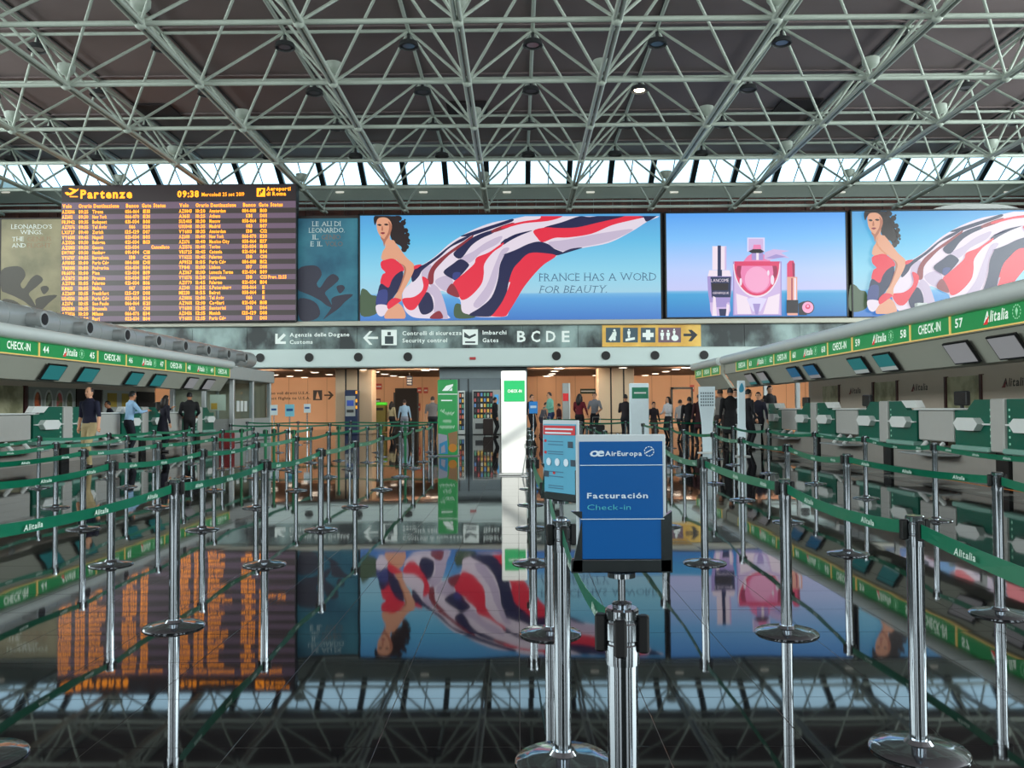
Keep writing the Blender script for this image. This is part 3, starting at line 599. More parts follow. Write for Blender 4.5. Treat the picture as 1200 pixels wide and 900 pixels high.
# ------------------------------------------------------------------ posters beside the board
def poster(x0, x1, y0, y1, label, ground_mat, lines, dark):
    a, c = at(x0, y0, YW - .2), at(x1, y1, YW - .2); org = ((a.x + c.x) / 2, YW - .2, c.z)
    T = thing('exhibition_poster', label, 'poster', org)
    MB().bbox(a.x, c.x, YW - .2, YW - .001, c.z, a.z, .02).build('panel', ground_mat, T, org)
    mb = MB(); yf = YW - .206
    for st, px, py, w, col, sz in lines:
        q = at(px, py, yf); mb.text(st, (q.x, yf, q.z), XU, ZU, sz * .045 / .7, 'c', 't', fit=w * .045, m=col, serif=True)
    mb.build('lettering', [mat('poster_white', (205, 215, 210), .5, emit=(205, 215, 210), es=.25), mat('poster_ochre', (130, 96, 66), .5, emit=(130, 96, 66), es=.2)], T, org)
    bl = MB(); s = (x1 - x0) / 73.0
    for i, pts in enumerate([[(347, 316), (362, 311), (372, 313), (376, 322), (370, 332), (374, 337), (382, 326), (390, 321), (397, 327), (388, 336), (380, 343), (384, 350), (389, 360), (382, 358), (374, 352), (362, 346), (352, 342), (347, 338)], [(347, 352), (358, 350), (370, 356), (374, 368), (366, 375), (350, 375)], [(388, 350), (398, 346), (414, 345), (404, 354), (396, 362), (384, 370), (378, 374), (388, 360)], [(394, 336), (401, 334), (404, 338), (398, 344)]]):
        bl.poly([Vector((at(x0 + (x - 347) * s, y + (y0 - 256), yf).x, yf - .002 * i - .002, at(x0 + (x - 347) * s, y + (y0 - 256), yf).z)) for x, y in smooth(pts, 3)])
    bl.build('figure_print', dark, T, org)
poster(1.5, 73, 257, 377, 'khaki exhibition poster left of the departures board', blotch('poster_khaki', (92, 88, 60), (132, 124, 92), .5, .5, .35, .65, emit=.35),
       [("LEONARDO'S", 37, 268, 48, 0, 5), ('WINGS.', 37, 274.5, 26, 0, 5), ('THE', 21, 282.5, 14, 0, 5), ('GENIUS', 46, 282.5, 28, 1, 5), ('AND', 22, 290, 16, 0, 5), ('FLIGHT', 46, 290, 28, 1, 5)], mat('poster_dark', (56, 52, 44), .5, emit=(56, 52, 44), es=.3))
poster(349, 419.5, 256, 376, 'teal exhibition poster right of the departures board', blotch('poster_teal', (24, 76, 100), (52, 116, 134), .5, .5, .35, .65, emit=.35),
       [('LE ALI DI', 382.5, 265, 33, 0, 5.5), ('LEONARDO.', 383, 272.5, 42, 0, 5.5), ('IL', 370, 280.5, 7, 0, 5.5), ('GENIO', 388, 280.5, 22, 1, 5.5), ('E IL', 371, 288.5, 14, 0, 5.5), ('VOLO', 391.5, 288.5, 20, 1, 5.5)], mat('poster_dark_teal', (52, 52, 66), .5, emit=(52, 52, 66), es=.3))

# ------------------------------------------------------------------ wayfinding strip
a, c = at(100, 382, YW), at(1000, 408, YW); org = (0, YW - .15, zb1)
T = thing('wayfinding_strip', 'long grey mural sign strip with white arrows under the screens', 'sign', org)
M_mural = blotch('mural_print', (38, 46, 48), (148, 172, 170), .6, .4, .42, .66, emit=.10, stretch=(1, 1, .7), detail=7)
x = -23.0; k = 0
while x < 22: MB().box(x + .01, x + 2.9, YW - .15, YW - .001, zb1 + .01, zs1 - .01).build('sign_panel', M_mural, T, org); x += 2.91
ys = YW - .156; sg = MB(); nv = MB()
def sp(px, py): q = at(px, py, ys); return Vector((q.x, ys, q.z))
M_sw = mat('sign_white', (214, 224, 220), .5, emit=(214, 224, 220), es=.35, var=0)
def st_(s, px0, px1, py, h_, sty='b'): q = sp(px0, py); mb = MB(); mb.text(s, q, XU, ZU, h_ * .045 / .72, fit=(px1 - px0) * .045, sty=sty); mb.build('lettering', M_sw, T, org)
def pp(pts, mb=None, dy=0):
    if mb is None: MB().poly([sp(x, y) for x, y in pts]).build('white_symbol', M_sw, T, org)
    else: mb.poly([sp(x, y) - YU * dy for x, y in pts])
st_('Agenzia delle Dogane', 339.5, 409.5, 394.5, 4.6); st_('Customs', 339.5, 366.5, 403, 4.6)
pp([(322.5, 403), (322.5, 391), (325.5, 391), (325.5, 397.5), (332.5, 390.5), (335, 393), (328, 400), (335, 400), (335, 403)])
pp([(425.5, 396), (433, 388), (436.5, 388), (430.5, 394.5), (443, 394.5), (443, 397.2), (430.5, 397.2), (436.5, 404), (433, 404)])
pp([(447, 386.5), (465, 386.5), (465, 404.5), (447, 404.5)])
st_('Controlli di sicurezza', 471.5, 541, 392.8, 4.8); st_('Security control', 471.5, 524, 401.3, 4.8)
pp([(542, 386), (560, 386), (560, 404), (542, 404)])
st_('Imbarchi', 565.5, 593.5, 392, 4.8); st_('Gates', 565.5, 584, 401, 4.8)
for s, x0, x1 in (('B', 606, 616), ('C', 622.5, 633), ('D', 640, 651), ('E', 658.5, 667.5)): st_(s, x0, x1, 400.5, 13)
pp([(454, 389), (458, 389), (458, 393), (454, 393)], nv, .006); pp([(451, 394), (461, 394), (461, 403), (451, 403)], nv, .006)
pp([(544, 389), (550, 394), (557, 391), (558, 393), (550, 397), (544, 395)], nv, .006); pp([(545, 400), (557, 400), (557, 402), (545, 402)], nv, .006)
nv.build('pictogram', mat('sign_slate', (64, 76, 80), .5, var=0), T, org)
a, c = sp(705.5, 381), sp(821.5, 406.5)
MB().box(a.x, c.x, YW - .17, YW - .15, zb1 + .03, zs1 - .03).build('yellow_panel', blotch('yellow_print', (196, 146, 56), (228, 190, 96), .9, .4, .3, .7, emit=.2), T, org)
ys = YW - .176; bg = MB(); wh = MB(); ar = MB()
for x0, x1, m in ((710, 727, 0), (730, 747.5, 0), (751, 768, 0), (771.5, 798, 1)): bg.poly([sp(x0, 384 + 0), sp(x1, 384), sp(x1, 401.3), sp(x0, 401.3)], m)
bg.build('pictogram_ground', [mat('picto_slate', (62, 82, 92), .5, emit=(62, 82, 92), es=.3), mat('picto_plum', (104, 84, 98), .5, emit=(104, 84, 98), es=.3)], T, org)
def man(cx, cy, s, mb=wh):
    pp([(cx + s * .9 * math.cos(t), cy - s * 3.4 + s * .9 * math.sin(t)) for t in [k * PI / 4 for k in range(8)]], mb, .004)
    pp([(cx - s * 1.4, cy - s * 2.2), (cx + s * 1.4, cy - s * 2.2), (cx + s * 1.4, cy + s * .4), (cx + s * .9, cy + s * .4), (cx + s * .9, cy + s * 3.6), (cx - s * .9, cy + s * 3.6), (cx - s * .9, cy + s * .4), (cx - s * 1.4, cy + s * .4)], mb, .004)
man(720, 393, 1.7); pp([(713, 398), (718, 390), (722, 388), (720, 396), (716, 400)], wh, .004); man(737, 391, 1.3); pp([(733, 397), (744, 395), (744, 398), (733, 400)], wh, .004)
pp([(757, 386.5), (762, 386.5), (762, 390), (766, 390), (766, 395), (762, 395), (762, 398.5), (757, 398.5), (757, 395), (753, 395), (753, 390), (757, 390)], wh, .004)
man(776, 393, 1.5); man(783, 393, 1.5); man(790, 390, 1.1); pp(el(791, 396, 4.2, 3.6), wh, .004)
wh.build('pictogram', MATS['sign_white'], T, org)
pp([(801, 391), (810, 391), (806.5, 386.5), (810.5, 386.5), (817.5, 392.3), (810.5, 400), (806.5, 400), (810.5, 394), (801, 394)], ar, .002)
ar.build('arrow', mat('sign_dark', (52, 58, 66), .5, var=0), T, org)
# ------------------------------------------------------------------ check-in islands
M_teal = mat('conveyor_edge', (128, 170, 158), .4); M_kick = mat('kick_panel', (150, 146, 140), .35, var=.06); M_desk = mat('desk_panel', (176, 176, 172), .4, var=.04)
M_sign = mat('sign_green', (14, 120, 62), .35, emit=(14, 122, 62), es=.55, var=.04); M_gold = mat('gold_trim', (226, 190, 110), .35, emit=(226, 190, 110), es=.35, var=.02)
M_slet = mat('sign_letter', (222, 232, 220), .4, emit=(222, 232, 220), es=.5, var=0); M_sred = mat('sign_letter_red', (196, 40, 40), .4, emit=(196, 40, 40), es=.6, var=0)
M_soffit = mat('canopy_soffit', (168, 170, 158), .5, var=.05, scale=1.5); M_corn = mat('cornice_white', (206, 214, 212), .35, var=.03)
class Side:
    def __init__(s, sg, xf): s.sg, s.xf = sg, xf; s.N = Vector((-sg, 0, 0)); s.U = Vector((0, -sg, 0))   # N towards the hall, U reads left to right
    def X(s, w): return s.xf - s.sg * w
    def box(s, mb, w0, w1, y0, y1, z0, z1, m=0, b=None):
        x0, x1 = sorted((s.X(w0), s.X(w1)))
        return mb.bbox(x0, x1, y0, y1, z0, z1, b, m) if b else mb.box(x0, x1, y0, y1, z0, z1, m)
    def prism(s, mb, pts, w, t, m=0):      # outline in (y, z), from w towards the hall by t
        return mb.prism(pts, (s.X(w), 0, 0), (0, 1, 0), (0, 0, 1), s.N, t, m)
    def extr(s, mb, pts, y0, y1, m=0):     # outline in (w, z) run along y
        return mb.prism([(s.X(w), z) for w, z in pts], (0, y0, 0), (1, 0, 0), (0, 0, 1), (0, 1, 0), y1 - y0, m)
RT, LF = Side(1, 8.6), Side(-1, -12.1)
def counter(S, p, label, half=False):
    org = (S.X(0), p + 2.3, 0); T = thing('check_in_counter', label, 'counter', org); B = lambda mb, n, m, par=None, **k: mb.build(n, m, par or T, org, **k)
    mb = MB(); S.box(mb, -.5, 0.06, p - .22, p + .22, .52, 1.48, b=.02); B(mb, 'pillar', M_desk)
    mb = MB(); S.box(mb, -.45, -.02, p - .2, p + .2, 0, .52); B(mb, 'pillar_base', M_black)
    for q, (g0, d) in enumerate(((p + .22, 1), (p + 4.53, -1))[:1 if half else 2]):
        y = lambda t: g0 + d * t
        pts = [(y(0), .6), (y(1.35), .6), (y(1.35), 1.27), (y(.9), 1.27), (y(.62), 1.47), (y(0), 1.47)]
        mb = MB(); S.prism(mb, pts, -.12, .12); gp = B(mb, 'green_panel', M_green)
        mb = MB(); hx = [(y(.28), 1.02), (y(.42), 1.13), (y(1.02), 1.13), (y(1.16), 1.02), (y(1.02), .89), (y(.42), .89)]; S.prism(mb, hx, 0, .14); S.box(mb, .0, .05, min(y(.02), y(1.33)), max(y(.02), y(1.33)), 1.0, 1.03)
        B(mb, 'tray', M_white, gp)
        mb = MB()
        for k in range(6): S.box(mb, 0, .006, min(y(.06), y(.1)), max(y(.06), y(.1)), .66 + .12 * k, .70 + .12 * k)
        B(mb, 'indicator_lights', mat('pale_green_lens', (170, 225, 200), .3), gp)
        mb = MB(); S.box(mb, -.3, .10, min(y(0), y(1.35)), max(y(0), y(1.35)), .50, .60, b=.02); B(mb, 'conveyor_edge', M_teal)
    mb = MB(); S.box(mb, -.62, -.08, p + .22, p + (1.57 if half else 4.53), 0, .5); B(mb, 'kick_panel', M_kick)
    if half: return
    mb = MB(); S.box(mb, -.7, .04, p + 1.58, p + 3.02, .64, 1.27, b=.02); B(mb, 'desk', M_desk)
    mb = MB(); S.box(mb, -.8, .10, p + 1.45, p + 3.12, 1.27, 1.31, b=.012); B(mb, 'desk_top', M_white)
    mb = MB(); S.prism(mb, [(p + 2.98, 1.32), (p + 3.55, 1.32), (p + 3.78, 1.48), (p + 3.14, 1.48)][::1], -.1, .16); B(mb, 'document_flap', M_white)
    mb = MB(); S.box(mb, -.05, .46, p + 1.5, p + 3.1, .36, .40, b=.012); sc = B(mb, 'baggage_scale', M_steel)
    for yy in (p + 1.95, p + 2.65):
        mb = MB(); mb.tube((S.X(.05), yy, .60), (S.X(.28), yy - .1, .40), .05, n=8); B(mb, 'scale_strut', M_white, sc)
    mb = MB(); S.box(mb, -.6, -.5, p + 2.1, p + 2.6, 1.36, 1.66, b=.02); mn = B(mb, 'agent_monitor', M_black)
    mb = MB(); mb.tube((S.X(-.55), p + 2.35, 1.31), (S.X(-.55), p + 2.35, 1.4), .04); B(mb, 'monitor_foot', M_black, mn)
for k in range(6): counter(RT, 10.55 + 4.75 * k, 'green and grey check-in counter, %s from the near end of the right-hand row' % ORD[k].replace('nearest', 'first'))
for k in range(4): counter(LF, 18.05 + 4.75 * k, half=k == 3, label='green and grey check-in counter, %s from the near end of the left-hand row' % ORD[k].replace('nearest', 'first'))

def canopy(S, y0, y1, label, name='canopy'):
    org = (S.X(.6), (y0 + y1) / 2, 2.1); T = thing(name, label, 'canopy', org)
    mb = MB(); S.extr(mb, [(.6, 2.64), (.56, 2.64), (.22, 2.12), (-.3, 2.12), (-.3, 2.16), (.14, 2.18), (.48, 2.7), (.48, 3.12), (.6, 3.12)], y0, y1); mb.build('soffit', M_soffit, T, org)
    prof = [(.62 + .20 * math.sin(t), 3.17 - .17 * math.cos(t)) for t in [k * PI / 8 for k in range(9)]] + [(.2, 3.33), (.2, 3.08), (.6, 3.04)]
    mb = MB(); S.extr(mb, prof, y0, y1); mb.build('cornice', M_corn, T, org, smooth=True)
    mb = MB(); S.box(mb, -1.1 if S.sg < 0 else -.5, .45, y0, y1, 3.0, 3.06); mb.build('top_deck', M_grey, T, org)
    for y_ in np.arange(y0 + .6, y1, 4.7):
        mb = MB(); S.box(mb, -2.62, .45, y_ - .05, y_ + .05, 2.9, 3.0); mb.build('roof_arm', M_grey, T, org)
        mb = MB(); S.box(mb, -2.62, -2.5, y_ - .05, y_ + .05, 2.6, 2.9); mb.build('arm_post', M_grey, T, org)
    return T, org
def sign_panel(S, y0, y1, label, items):
    w = .62; org = (S.X(w), (y0 + y1) / 2, 2.66); T = thing('check_in_sign', label, 'sign', org)
    mb = MB(); S.box(mb, .601, w, y0 + .02, y1 - .02, 2.68, 3.03); mb.build('panel', M_sign, T, org)
    mb = MB(); S.box(mb, .601, w + .015, y0, y1, 3.03, 3.055); S.box(mb, .601, w + .015, y0, y1, 2.655, 2.68); S.box(mb, .601, w + .015, y0, y0 + .03, 2.68, 3.03); S.box(mb, .601, w + .015, y1 - .03, y1, 2.68, 3.03)
    mb.build('trim', M_gold, T, org)
    a_, b_ = (y0, y1) if S.sg < 0 else (y1, y0); ln = y1 - y0
    for st, f0, f1, sz in items:
        mb = MB(); O = Vector((S.X(w + .006), a_ + (b_ - a_) * f0, 2.775)); mb.text(st, O, S.U, ZU, sz, fit=ln * (f1 - f0), sty='b', shear=.2 if st == 'Alitalia' else 0)
        if st == 'Alitalia':
            mb.add([O + S.U * x + ZU * z + S.N * .004 for x, z in ((-.02, -.04), (.12, -.04), (.17, .11))], [(0, 1, 2)], 1)
            em = MB(); cc = O + S.U * (ln * (f1 - f0) + .24) + ZU * .08
            for k in range(12):
                t, t2 = k * PI / 6, (k + .6) * PI / 6
                em.add([cc + S.U * (r * math.cos(q)) + ZU * (r * math.sin(q)) for r, q in ((.12, t), (.12, t2), (.10, t2), (.10, t))], [(0, 1, 2, 3)])
            em.add([cc + S.U * x + ZU * z for x, z in ((0, -.08), (.04, .02), (0, .08), (-.04, .02))], [(0, 1, 2, 3)]); em.build('emblem', mat('emblem_pale', (150, 205, 165), .4, emit=(150, 205, 165), es=.5), T, org)
        mb.build('airline_name' if st == 'Alitalia' else 'lettering', [M_slet, M_sred], T, org)
CK = [('CHECK-IN', .22, .78, .25)]
def num(n1, n2): return [(n1, .06, .15, .23), ('Alitalia', .38, .62, .26), (n2, .85, .94, .23)]
canopy(RT, 6.0, 33.0, 'long grey canopy with white cornice over the right-hand counters')
T, org = canopy(RT, 33.6, 38.6, 'short far canopy section past the gap in the right-hand row')
for y_ in (33.9, 38.3): MB().bbox(11.0, 11.16, y_ - .08, y_ + .08, 0, 2.6, .01).build('post', M_steel, T, org)
canopy(LF, 10.0, 33.95, 'long grey canopy with white cornice over the left-hand counters')
y = 15.75; n = 58
sign_panel(RT, 12.75, 15.75, 'green sign numbered 57 and 56 at the right edge', num('57', '56'))
words = ['first', 'second', 'third', 'fourth', 'fifth', 'sixth', 'seventh']
for k in range(4):
    sign_panel(RT, y, y + 1.6, 'green sign reading check-in, %s from the near end of the right canopy' % words[k], CK)
    if k < 3:
        sign_panel(RT, y + 1.6, y + 4.6, 'green numbered sign on the right canopy, %s past the one at the edge' % words[k], num(str(n + 1), str(n)))
    y += 4.62; n += 2
y = 33.7
for k in range(3):
    sign_panel(RT, y, y + 1.55, 'small green sign, %s on the far canopy section past the gap' % words[k], CK); y += 1.6
ys_ = [18.7, 20.35, 23.2, 24.9, 27.7, 29.4, 32.2, 33.9]; n = 44
for k in range(7):
    if k % 2 == 0: sign_panel(LF, ys_[k], ys_[k + 1], 'green sign reading check-in, %s from the near end of the left canopy' % words[k // 2], CK)
    else: sign_panel(LF, ys_[k], ys_[k + 1], 'green numbered sign on the left canopy, %s from the near end' % words[k // 2], num(str(n), str(n + 1))); n += 2
# hanging monitors on the sloping soffits
M_mteal = mat('monitor_teal', (40, 110, 112), .3, emit=(36, 104, 106), es=.55, var=.05); M_mgrey = mat('monitor_pale', (140, 140, 142), .3, emit=(150, 148, 152), es=.35, var=.03); M_mblue = mat('monitor_blue', (40, 96, 130), .3, emit=(36, 90, 126), es=.5, var=.04)
def monitor(S, y, label, m1, m2):
    w = .40; z = 2.36; org = (S.X(w), y, z); T = thing('counter_monitor', label, 'monitor', org)
    Nn = Vector((-S.sg * .86, 0, -.5)).normalized(); V = Vector((S.sg * -.5, 0, .86)).normalized(); V = Vector((-S.sg * .547, 0, .837)).normalized(); Nn = S.U.cross(V)
    C = Vector(org) + Nn * .035
    def slab(name, u0, u1, v0, v1, d0, t, m, par=T):
        mb = MB(); mb.prism([(u0, v0), (u1, v0), (u1, v1), (u0, v1)], C + Nn * d0, S.U, V, Nn, t); return mb.build(name, m, par, org)
    h_ = slab('housing', -.43, .43, -.22, .24, 0, .05, M_black); slab('screen_picture', -.40, .40, -.09, .21, .05, .006, m1); slab('screen_caption', -.40, .40, -.19, -.09, .05, .006, m2)
    mb = MB(); mb.tube(C, C - Nn * .14, .04); mb.build('bracket', M_dkgrey, T, org)
for k in range(4):
    for j, dy in enumerate((0, 1.5)):
        y = 14.2 + 4.7 * k + dy; m = [(M_mgrey, M_mgrey), (M_mteal, M_white), (M_mblue, M_mgrey), (M_mgrey, M_mteal)][k]
        monitor(RT, y, '%s monitor from the near end under the right canopy' % words[k * 2 + j].replace('first', 'first hanging') if k * 2 + j < 7 else 'farthest hanging monitor under the right canopy', *m)
for k in range(3):
    for j, dy in enumerate((0, 1.7)):
        m = (M_mteal, M_mteal) if k < 2 else (M_mgrey, M_mgrey)
        monitor(LF, 21.3 + 4.5 * k + dy, '%s hanging monitor from the near end under the left canopy' % words[k * 2 + j], *m)
# back walls of the islands
M_tan = mat('back_panel', (188, 174, 160), .5, var=.05, scale=1.2); M_map = blotch('map_print', (126, 126, 96), (172, 168, 138), 2.2, .5, .4, .6); M_post = mat('maroon_post', (60, 26, 26), .5)
def back_wall(S, y0, y1, name):
    mb = MB(); S.box(mb, -2.75, -2.62, y0, y1, 0, 2.75); return struct(mb.build(name, M_tan))
bw = back_wall(RT, 8, 33.0, 'wall_right_counters'); S = RT
for k in range(6):
    y = 16.1 + 4.55 * (k - 1)
    for w0, w1, m, nm_ in ((0, 1.7, M_map, 'map_panel'), (1.7, 4.55, M_tan, 'logo_panel')):
        if y + w1 > 33: continue
        mb = MB(); S.box(mb, -2.62, -2.58, y + w0 + .05, y + w1 - .05, .3, 2.1); pn = mb.build(nm_, m, bw)
        mb = MB(); S.box(mb, -2.62, -2.54, y + w0 - .05, y + w0 + .05, 0, 2.12); mb.build('post', M_post, bw)
        if nm_ == 'logo_panel':
            mb = MB(); O = Vector((S.X(-2.575), y + w0 + 1.95, 1.8)); mb.text('Alitalia', O, S.U, ZU, .26, fit=.95, sty='b', shear=.2)
            mb.add([O + S.U * x + ZU * z + S.N * .004 for x, z in ((-.04, -.03), (.12, -.03), (.18, .14))], [(0, 1, 2)], 1); mb.build('lettering', [mat('logo_dark', (48, 40, 40), .5), mat('logo_wine', (120, 40, 40), .5)], pn)
bw = back_wall(LF, 17, 34.5, 'wall_left_counters'); S = LF
def lpanel(y0, y1, m, nm_, z0=.3, z1=2.1, d=.05): mb = MB(); S.box(mb, -2.62, -2.62 + d, y0, y1, z0, z1); return mb.build(nm_, m, bw)
lpanel(19, 25.2, M_map, 'map_panel'); lpanel(25.25, 25.4, M_post, 'post', 0, 2.12, .08); po = lpanel(25.5, 28.2, mat('poster_grey', (130, 138, 134), .5), 'picture_panel')
for k, (c1, c2) in enumerate((((190, 90, 40), (90, 40, 20)), ((60, 58, 40), (130, 140, 120)), ((176, 80, 80), (96, 96, 60)), ((80, 90, 60), (120, 110, 90)))):
    mb = MB(); O = Vector((S.X(-2.565), 25.95 + .62 * k, 1.62)); mb.prism([(x * 1.3, z * 1.12) for x, z in el(0, 0, .19, .37)], O, S.U, ZU, S.N, .006); ov = mb.build('oval_mount', M_grey, po)
    mb = MB(); mb.prism(el(0, 0, .17, .33), O + S.N * .006, S.U, ZU, S.N, .004); mb.build('oval_picture', blotch('oval_%d' % k, c1, c2, 3, .5, .45, .55), ov)
lpanel(28.3, 30.0, mat('opening_shade', (38, 28, 26), .7), 'dark_doorway', 0.01, 2.1); lp = lpanel(30.1, 32.7, M_grey, 'notice_panel')  # flat dark panel, the shade inside the doorway put into its colour
for k in range(2): mb = MB(); S.box(mb, -2.57, -2.56, 30.4 + 1.1 * k, 31.1 + 1.1 * k, 1.5, 2.0); mb.build('yellow_notice', mat('yellow_paper', (176, 150, 60), .6), lp)
lpanel(32.8, 34.4, MATS['opening_shade'], 'dark_doorway', 0.01, 2.1)  # another opening whose inner shade is painted as a dark panel

# air duct with jet nozzles along the left canopy
org = (-12.75, 20, 3.75); T = thing('air_duct', 'silver spiral air duct with jet nozzles along the left canopy', 'duct', org)
mb = MB(); R = .36; nseg = 20
mb.path([(-12.75, y_, 3.72) for y_ in (8, 16, 24, 32, 40.4)], R, 24); mb.build('pipe', M_steel, T, org, smooth=True)
for y_ in np.arange(9.2, 40, 1.15): mb = MB(); mb.tube((-12.75, y_ - .02, 3.72), (-12.75, y_ + .02, 3.72), R + .012, n=24); mb.build('seam', M_steel, T, org, smooth=True)
for k in range(10):
    y_ = 16.9 + 2.3 * k; mb = MB(); c0 = Vector((-12.55, y_, 3.70)); d = Vector((1, 0, -.02))
    mb.path([c0, c0 + d * .5], .16, 16); mb.path([c0 + d * .42, c0 + d * .56], [.19, .21], 16); nz = mb.build('nozzle', M_steel, T, org, smooth=True)
    mb = MB(); mb.tube(c0 + d * .55, c0 + d * .575, .15, n=16); mb.build('nozzle_bore', M_black, nz, None or org)
for k in range(8): mb = MB(); mb.box(-12.8, -12.7, 10 + 4 * k - .05, 10 + 4 * k + .05, 3.05, 3.4); mb.build('saddle', M_dkgrey, T, org)
org = (8.75, 20, 3.1); T = thing('air_duct', 'plain grey air duct lying on top of the right canopy', 'duct', org)
mb = MB(); mb.path([(8.75, y_, 3.24) for y_ in (5, 14, 23, 33)], .23, 20); mb.build('pipe', mat('grey_duct', (124, 126, 128), .5, var=.04), T, org, smooth=True)
for y_ in np.arange(6, 33, 1.5): mb = MB(); mb.tube((8.75, y_ - .02, 3.24), (8.75, y_ + .02, 3.24), .24, n=20); mb.build('seam', MATS['grey_duct'], T, org, smooth=True)
p = atx(1082, 356, 8.3); mb = MB(); mb.box(8.15, 8.35, p.y - .06, p.y + .06, 3.32, 3.46); mb.build('clamp', M_white, T, org)

# ------------------------------------------------------------------ glazed booth and grey band at the far end of the left row
org = (-12.6, 37, 0); T = thing('glass_booth', 'glazed grey booth at the far end of the left counters', 'booth', org)
for x_, y_ in ((-14.2, 35.0), (-11.75, 35.0), (-14.2, 40.2), (-11.75, 40.2), (-11.75, 37.6), (-12.9, 35.0)): mb = MB(); mb.bbox(x_ - .09, x_ + .09, y_ - .09, y_ + .09, 0, 3.0, .015); mb.build('post', M_steel, T, org)
mb = MB(); mb.bbox(-14.3, -11.55, 34.1, 40.4, 2.62, 3.16, .03); mb.build('fascia', M_grey, T, org)
for nm_, bx_ in (('lower_panel', (-14.1, -11.8, 34.98, 35.04, .02, 1.0)), ('lower_panel', (-11.78, -11.72, 35.1, 40.1, .02, 1.0))): mb = MB(); mb.box(*bx_); mb.build(nm_, M_grey, T, org)
for bx_ in ((-14.1, -13.0, 34.99, 35.01, 1.0, 2.62), (-12.8, -11.85, 34.99, 35.01, 1.0, 2.62), (-11.76, -11.74, 35.1, 37.5, 1.0, 2.62), (-11.76, -11.74, 37.7, 40.1, 1.0, 2.62)): mb = MB(); mb.box(*bx_); mb.build('pane', M_glass, T, org)
mb = MB(); mb.box(-14.3, -14.24, 35, 40.3, 0, 2.62); mb.box(-14.2, -11.9, 40.2, 40.3, 0, 2.62); mb.build('rear_panel', mat('booth_wall', (176, 170, 150), .6), T, org)
mb = MB(); mb.box(-12.65, -12.0, 34.965, 34.985, 1.35, 2.0); no = mb.build('notice', mat('notice_pale', (170, 190, 175), .6), T, org); mb = MB(); mb.box(-12.6, -12.35, 34.955, 34.965, 1.4, 1.65); mb.build('notice_patch', MATS['yellow_paper'], no, org)
for k in range(3): mb = MB(); mb.box(-11.735, -11.72, 35.5 + .5 * k, 35.85 + .5 * k, 1.3, 1.75); mb.build('notice', M_white, T, org)
# ------------------------------------------------------------------ kiosks, totems and machines at the far side
def totem(label, px, py_top, py_base, wpx, depth, body_m, cat='totem'):
    g = ground(px, py_base); D = g.y; W = wpx * D / 1000; H = at(px, py_top, D).z; org = (g.x, D, 0)
    T = thing('sign_totem', label, cat, org)
    return T, org, g.x, D, W, H
# sunlit white totem
T, org, x, D, W, H = totem('bright white check-in totem with green square, middle of the hall', 602.5, 434.5, 557, 29.5, .3, M_white)
MB().bbox(x - W / 2, x + W / 2, D, D + .3, .03, H, .02).build('body', M_white, T, org); MB().bbox(x - W / 2 - .05, x + W / 2 + .05, D - .05, D + .35, 0, .03, .01).build('base', M_steel, T, org)
a, c = at(590.5, 446, D), at(615, 470.5, D); MB().box(a.x, c.x, D - .008, D, c.z, a.z).build('green_square', mat('totem_green', (12, 160, 90), .4), T, org)
mb = MB(); q = at(595, 460, D); mb.text('CHECK-IN', (q.x, D - .014, q.z), XU, ZU, .085, fit=16.5 * D / 1000, sty='b'); mb.build('lettering', M_white, T, org)
# green airline totem
T, org, x, D, W, H = totem('tall green totem with white wing mark beside the vending machines', 524.5, 445, 534.5, 23, .2, M_green)
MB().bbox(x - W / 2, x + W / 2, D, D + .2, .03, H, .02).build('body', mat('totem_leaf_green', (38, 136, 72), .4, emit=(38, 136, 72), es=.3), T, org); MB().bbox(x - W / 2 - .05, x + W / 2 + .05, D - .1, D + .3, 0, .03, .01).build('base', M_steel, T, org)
mb = MB(); f = D - .006; P = lambda px, py: Vector((at(px, py, D).x, f, at(px, py, D).z))
for pts in ([(518, 458), (523, 452), (531, 450), (531, 452), (525, 458)], [(526, 458), (530, 454), (530, 458)]): mb.poly([P(*q) for q in pts])
mb.poly([P(513.5, 461.5), P(536, 461.5), P(536, 462.3), P(513.5, 462.3)])
mb.poly([P(517, 468.6), P(530, 468.6), P(530, 470), P(517, 470)])
for x0, x1, y_ in ((516, 522, 482), (521, 533, 485), (519, 529, 494), (515, 533, 501)):      # handwritten strokes, too small to read
    for k in range(int((x1 - x0) / 1.6)): xk = x0 + 1.6 * k; mb.poly([P(xk, y_ + (k % 3)), P(xk + .5, y_ + (k % 3)), P(xk + 1.9, y_ - 2.5 + (k % 2)), P(xk + 1.4, y_ - 2.5 + (k % 2))])
mb.build('lettering', MATS['sign_white'], T, org)
mb = MB()
for i, (m, pts) in enumerate([(0, [(513.5, 508), (524, 510), (525, 532), (513.5, 532)]), (1, [(525, 508), (536, 505), (536, 522), (527, 524)]), (2, [(515, 520), (524, 516), (525, 532), (515, 532)]), (3, el(530.5, 525, 5, 5)), (0, [(517, 524), (521, 521), (522, 530), (517, 531)])]): mb.poly([P(*q) - YU * (.001 * i) for q in pts], m)
mb.build('picture', [mat('pt_lilac', (170, 170, 190), .5), mat('pt_tan', (160, 120, 84), .5), mat('pt_blue', (60, 150, 200), .5), mat('pt_orange', (214, 140, 50), .5)], T, org)
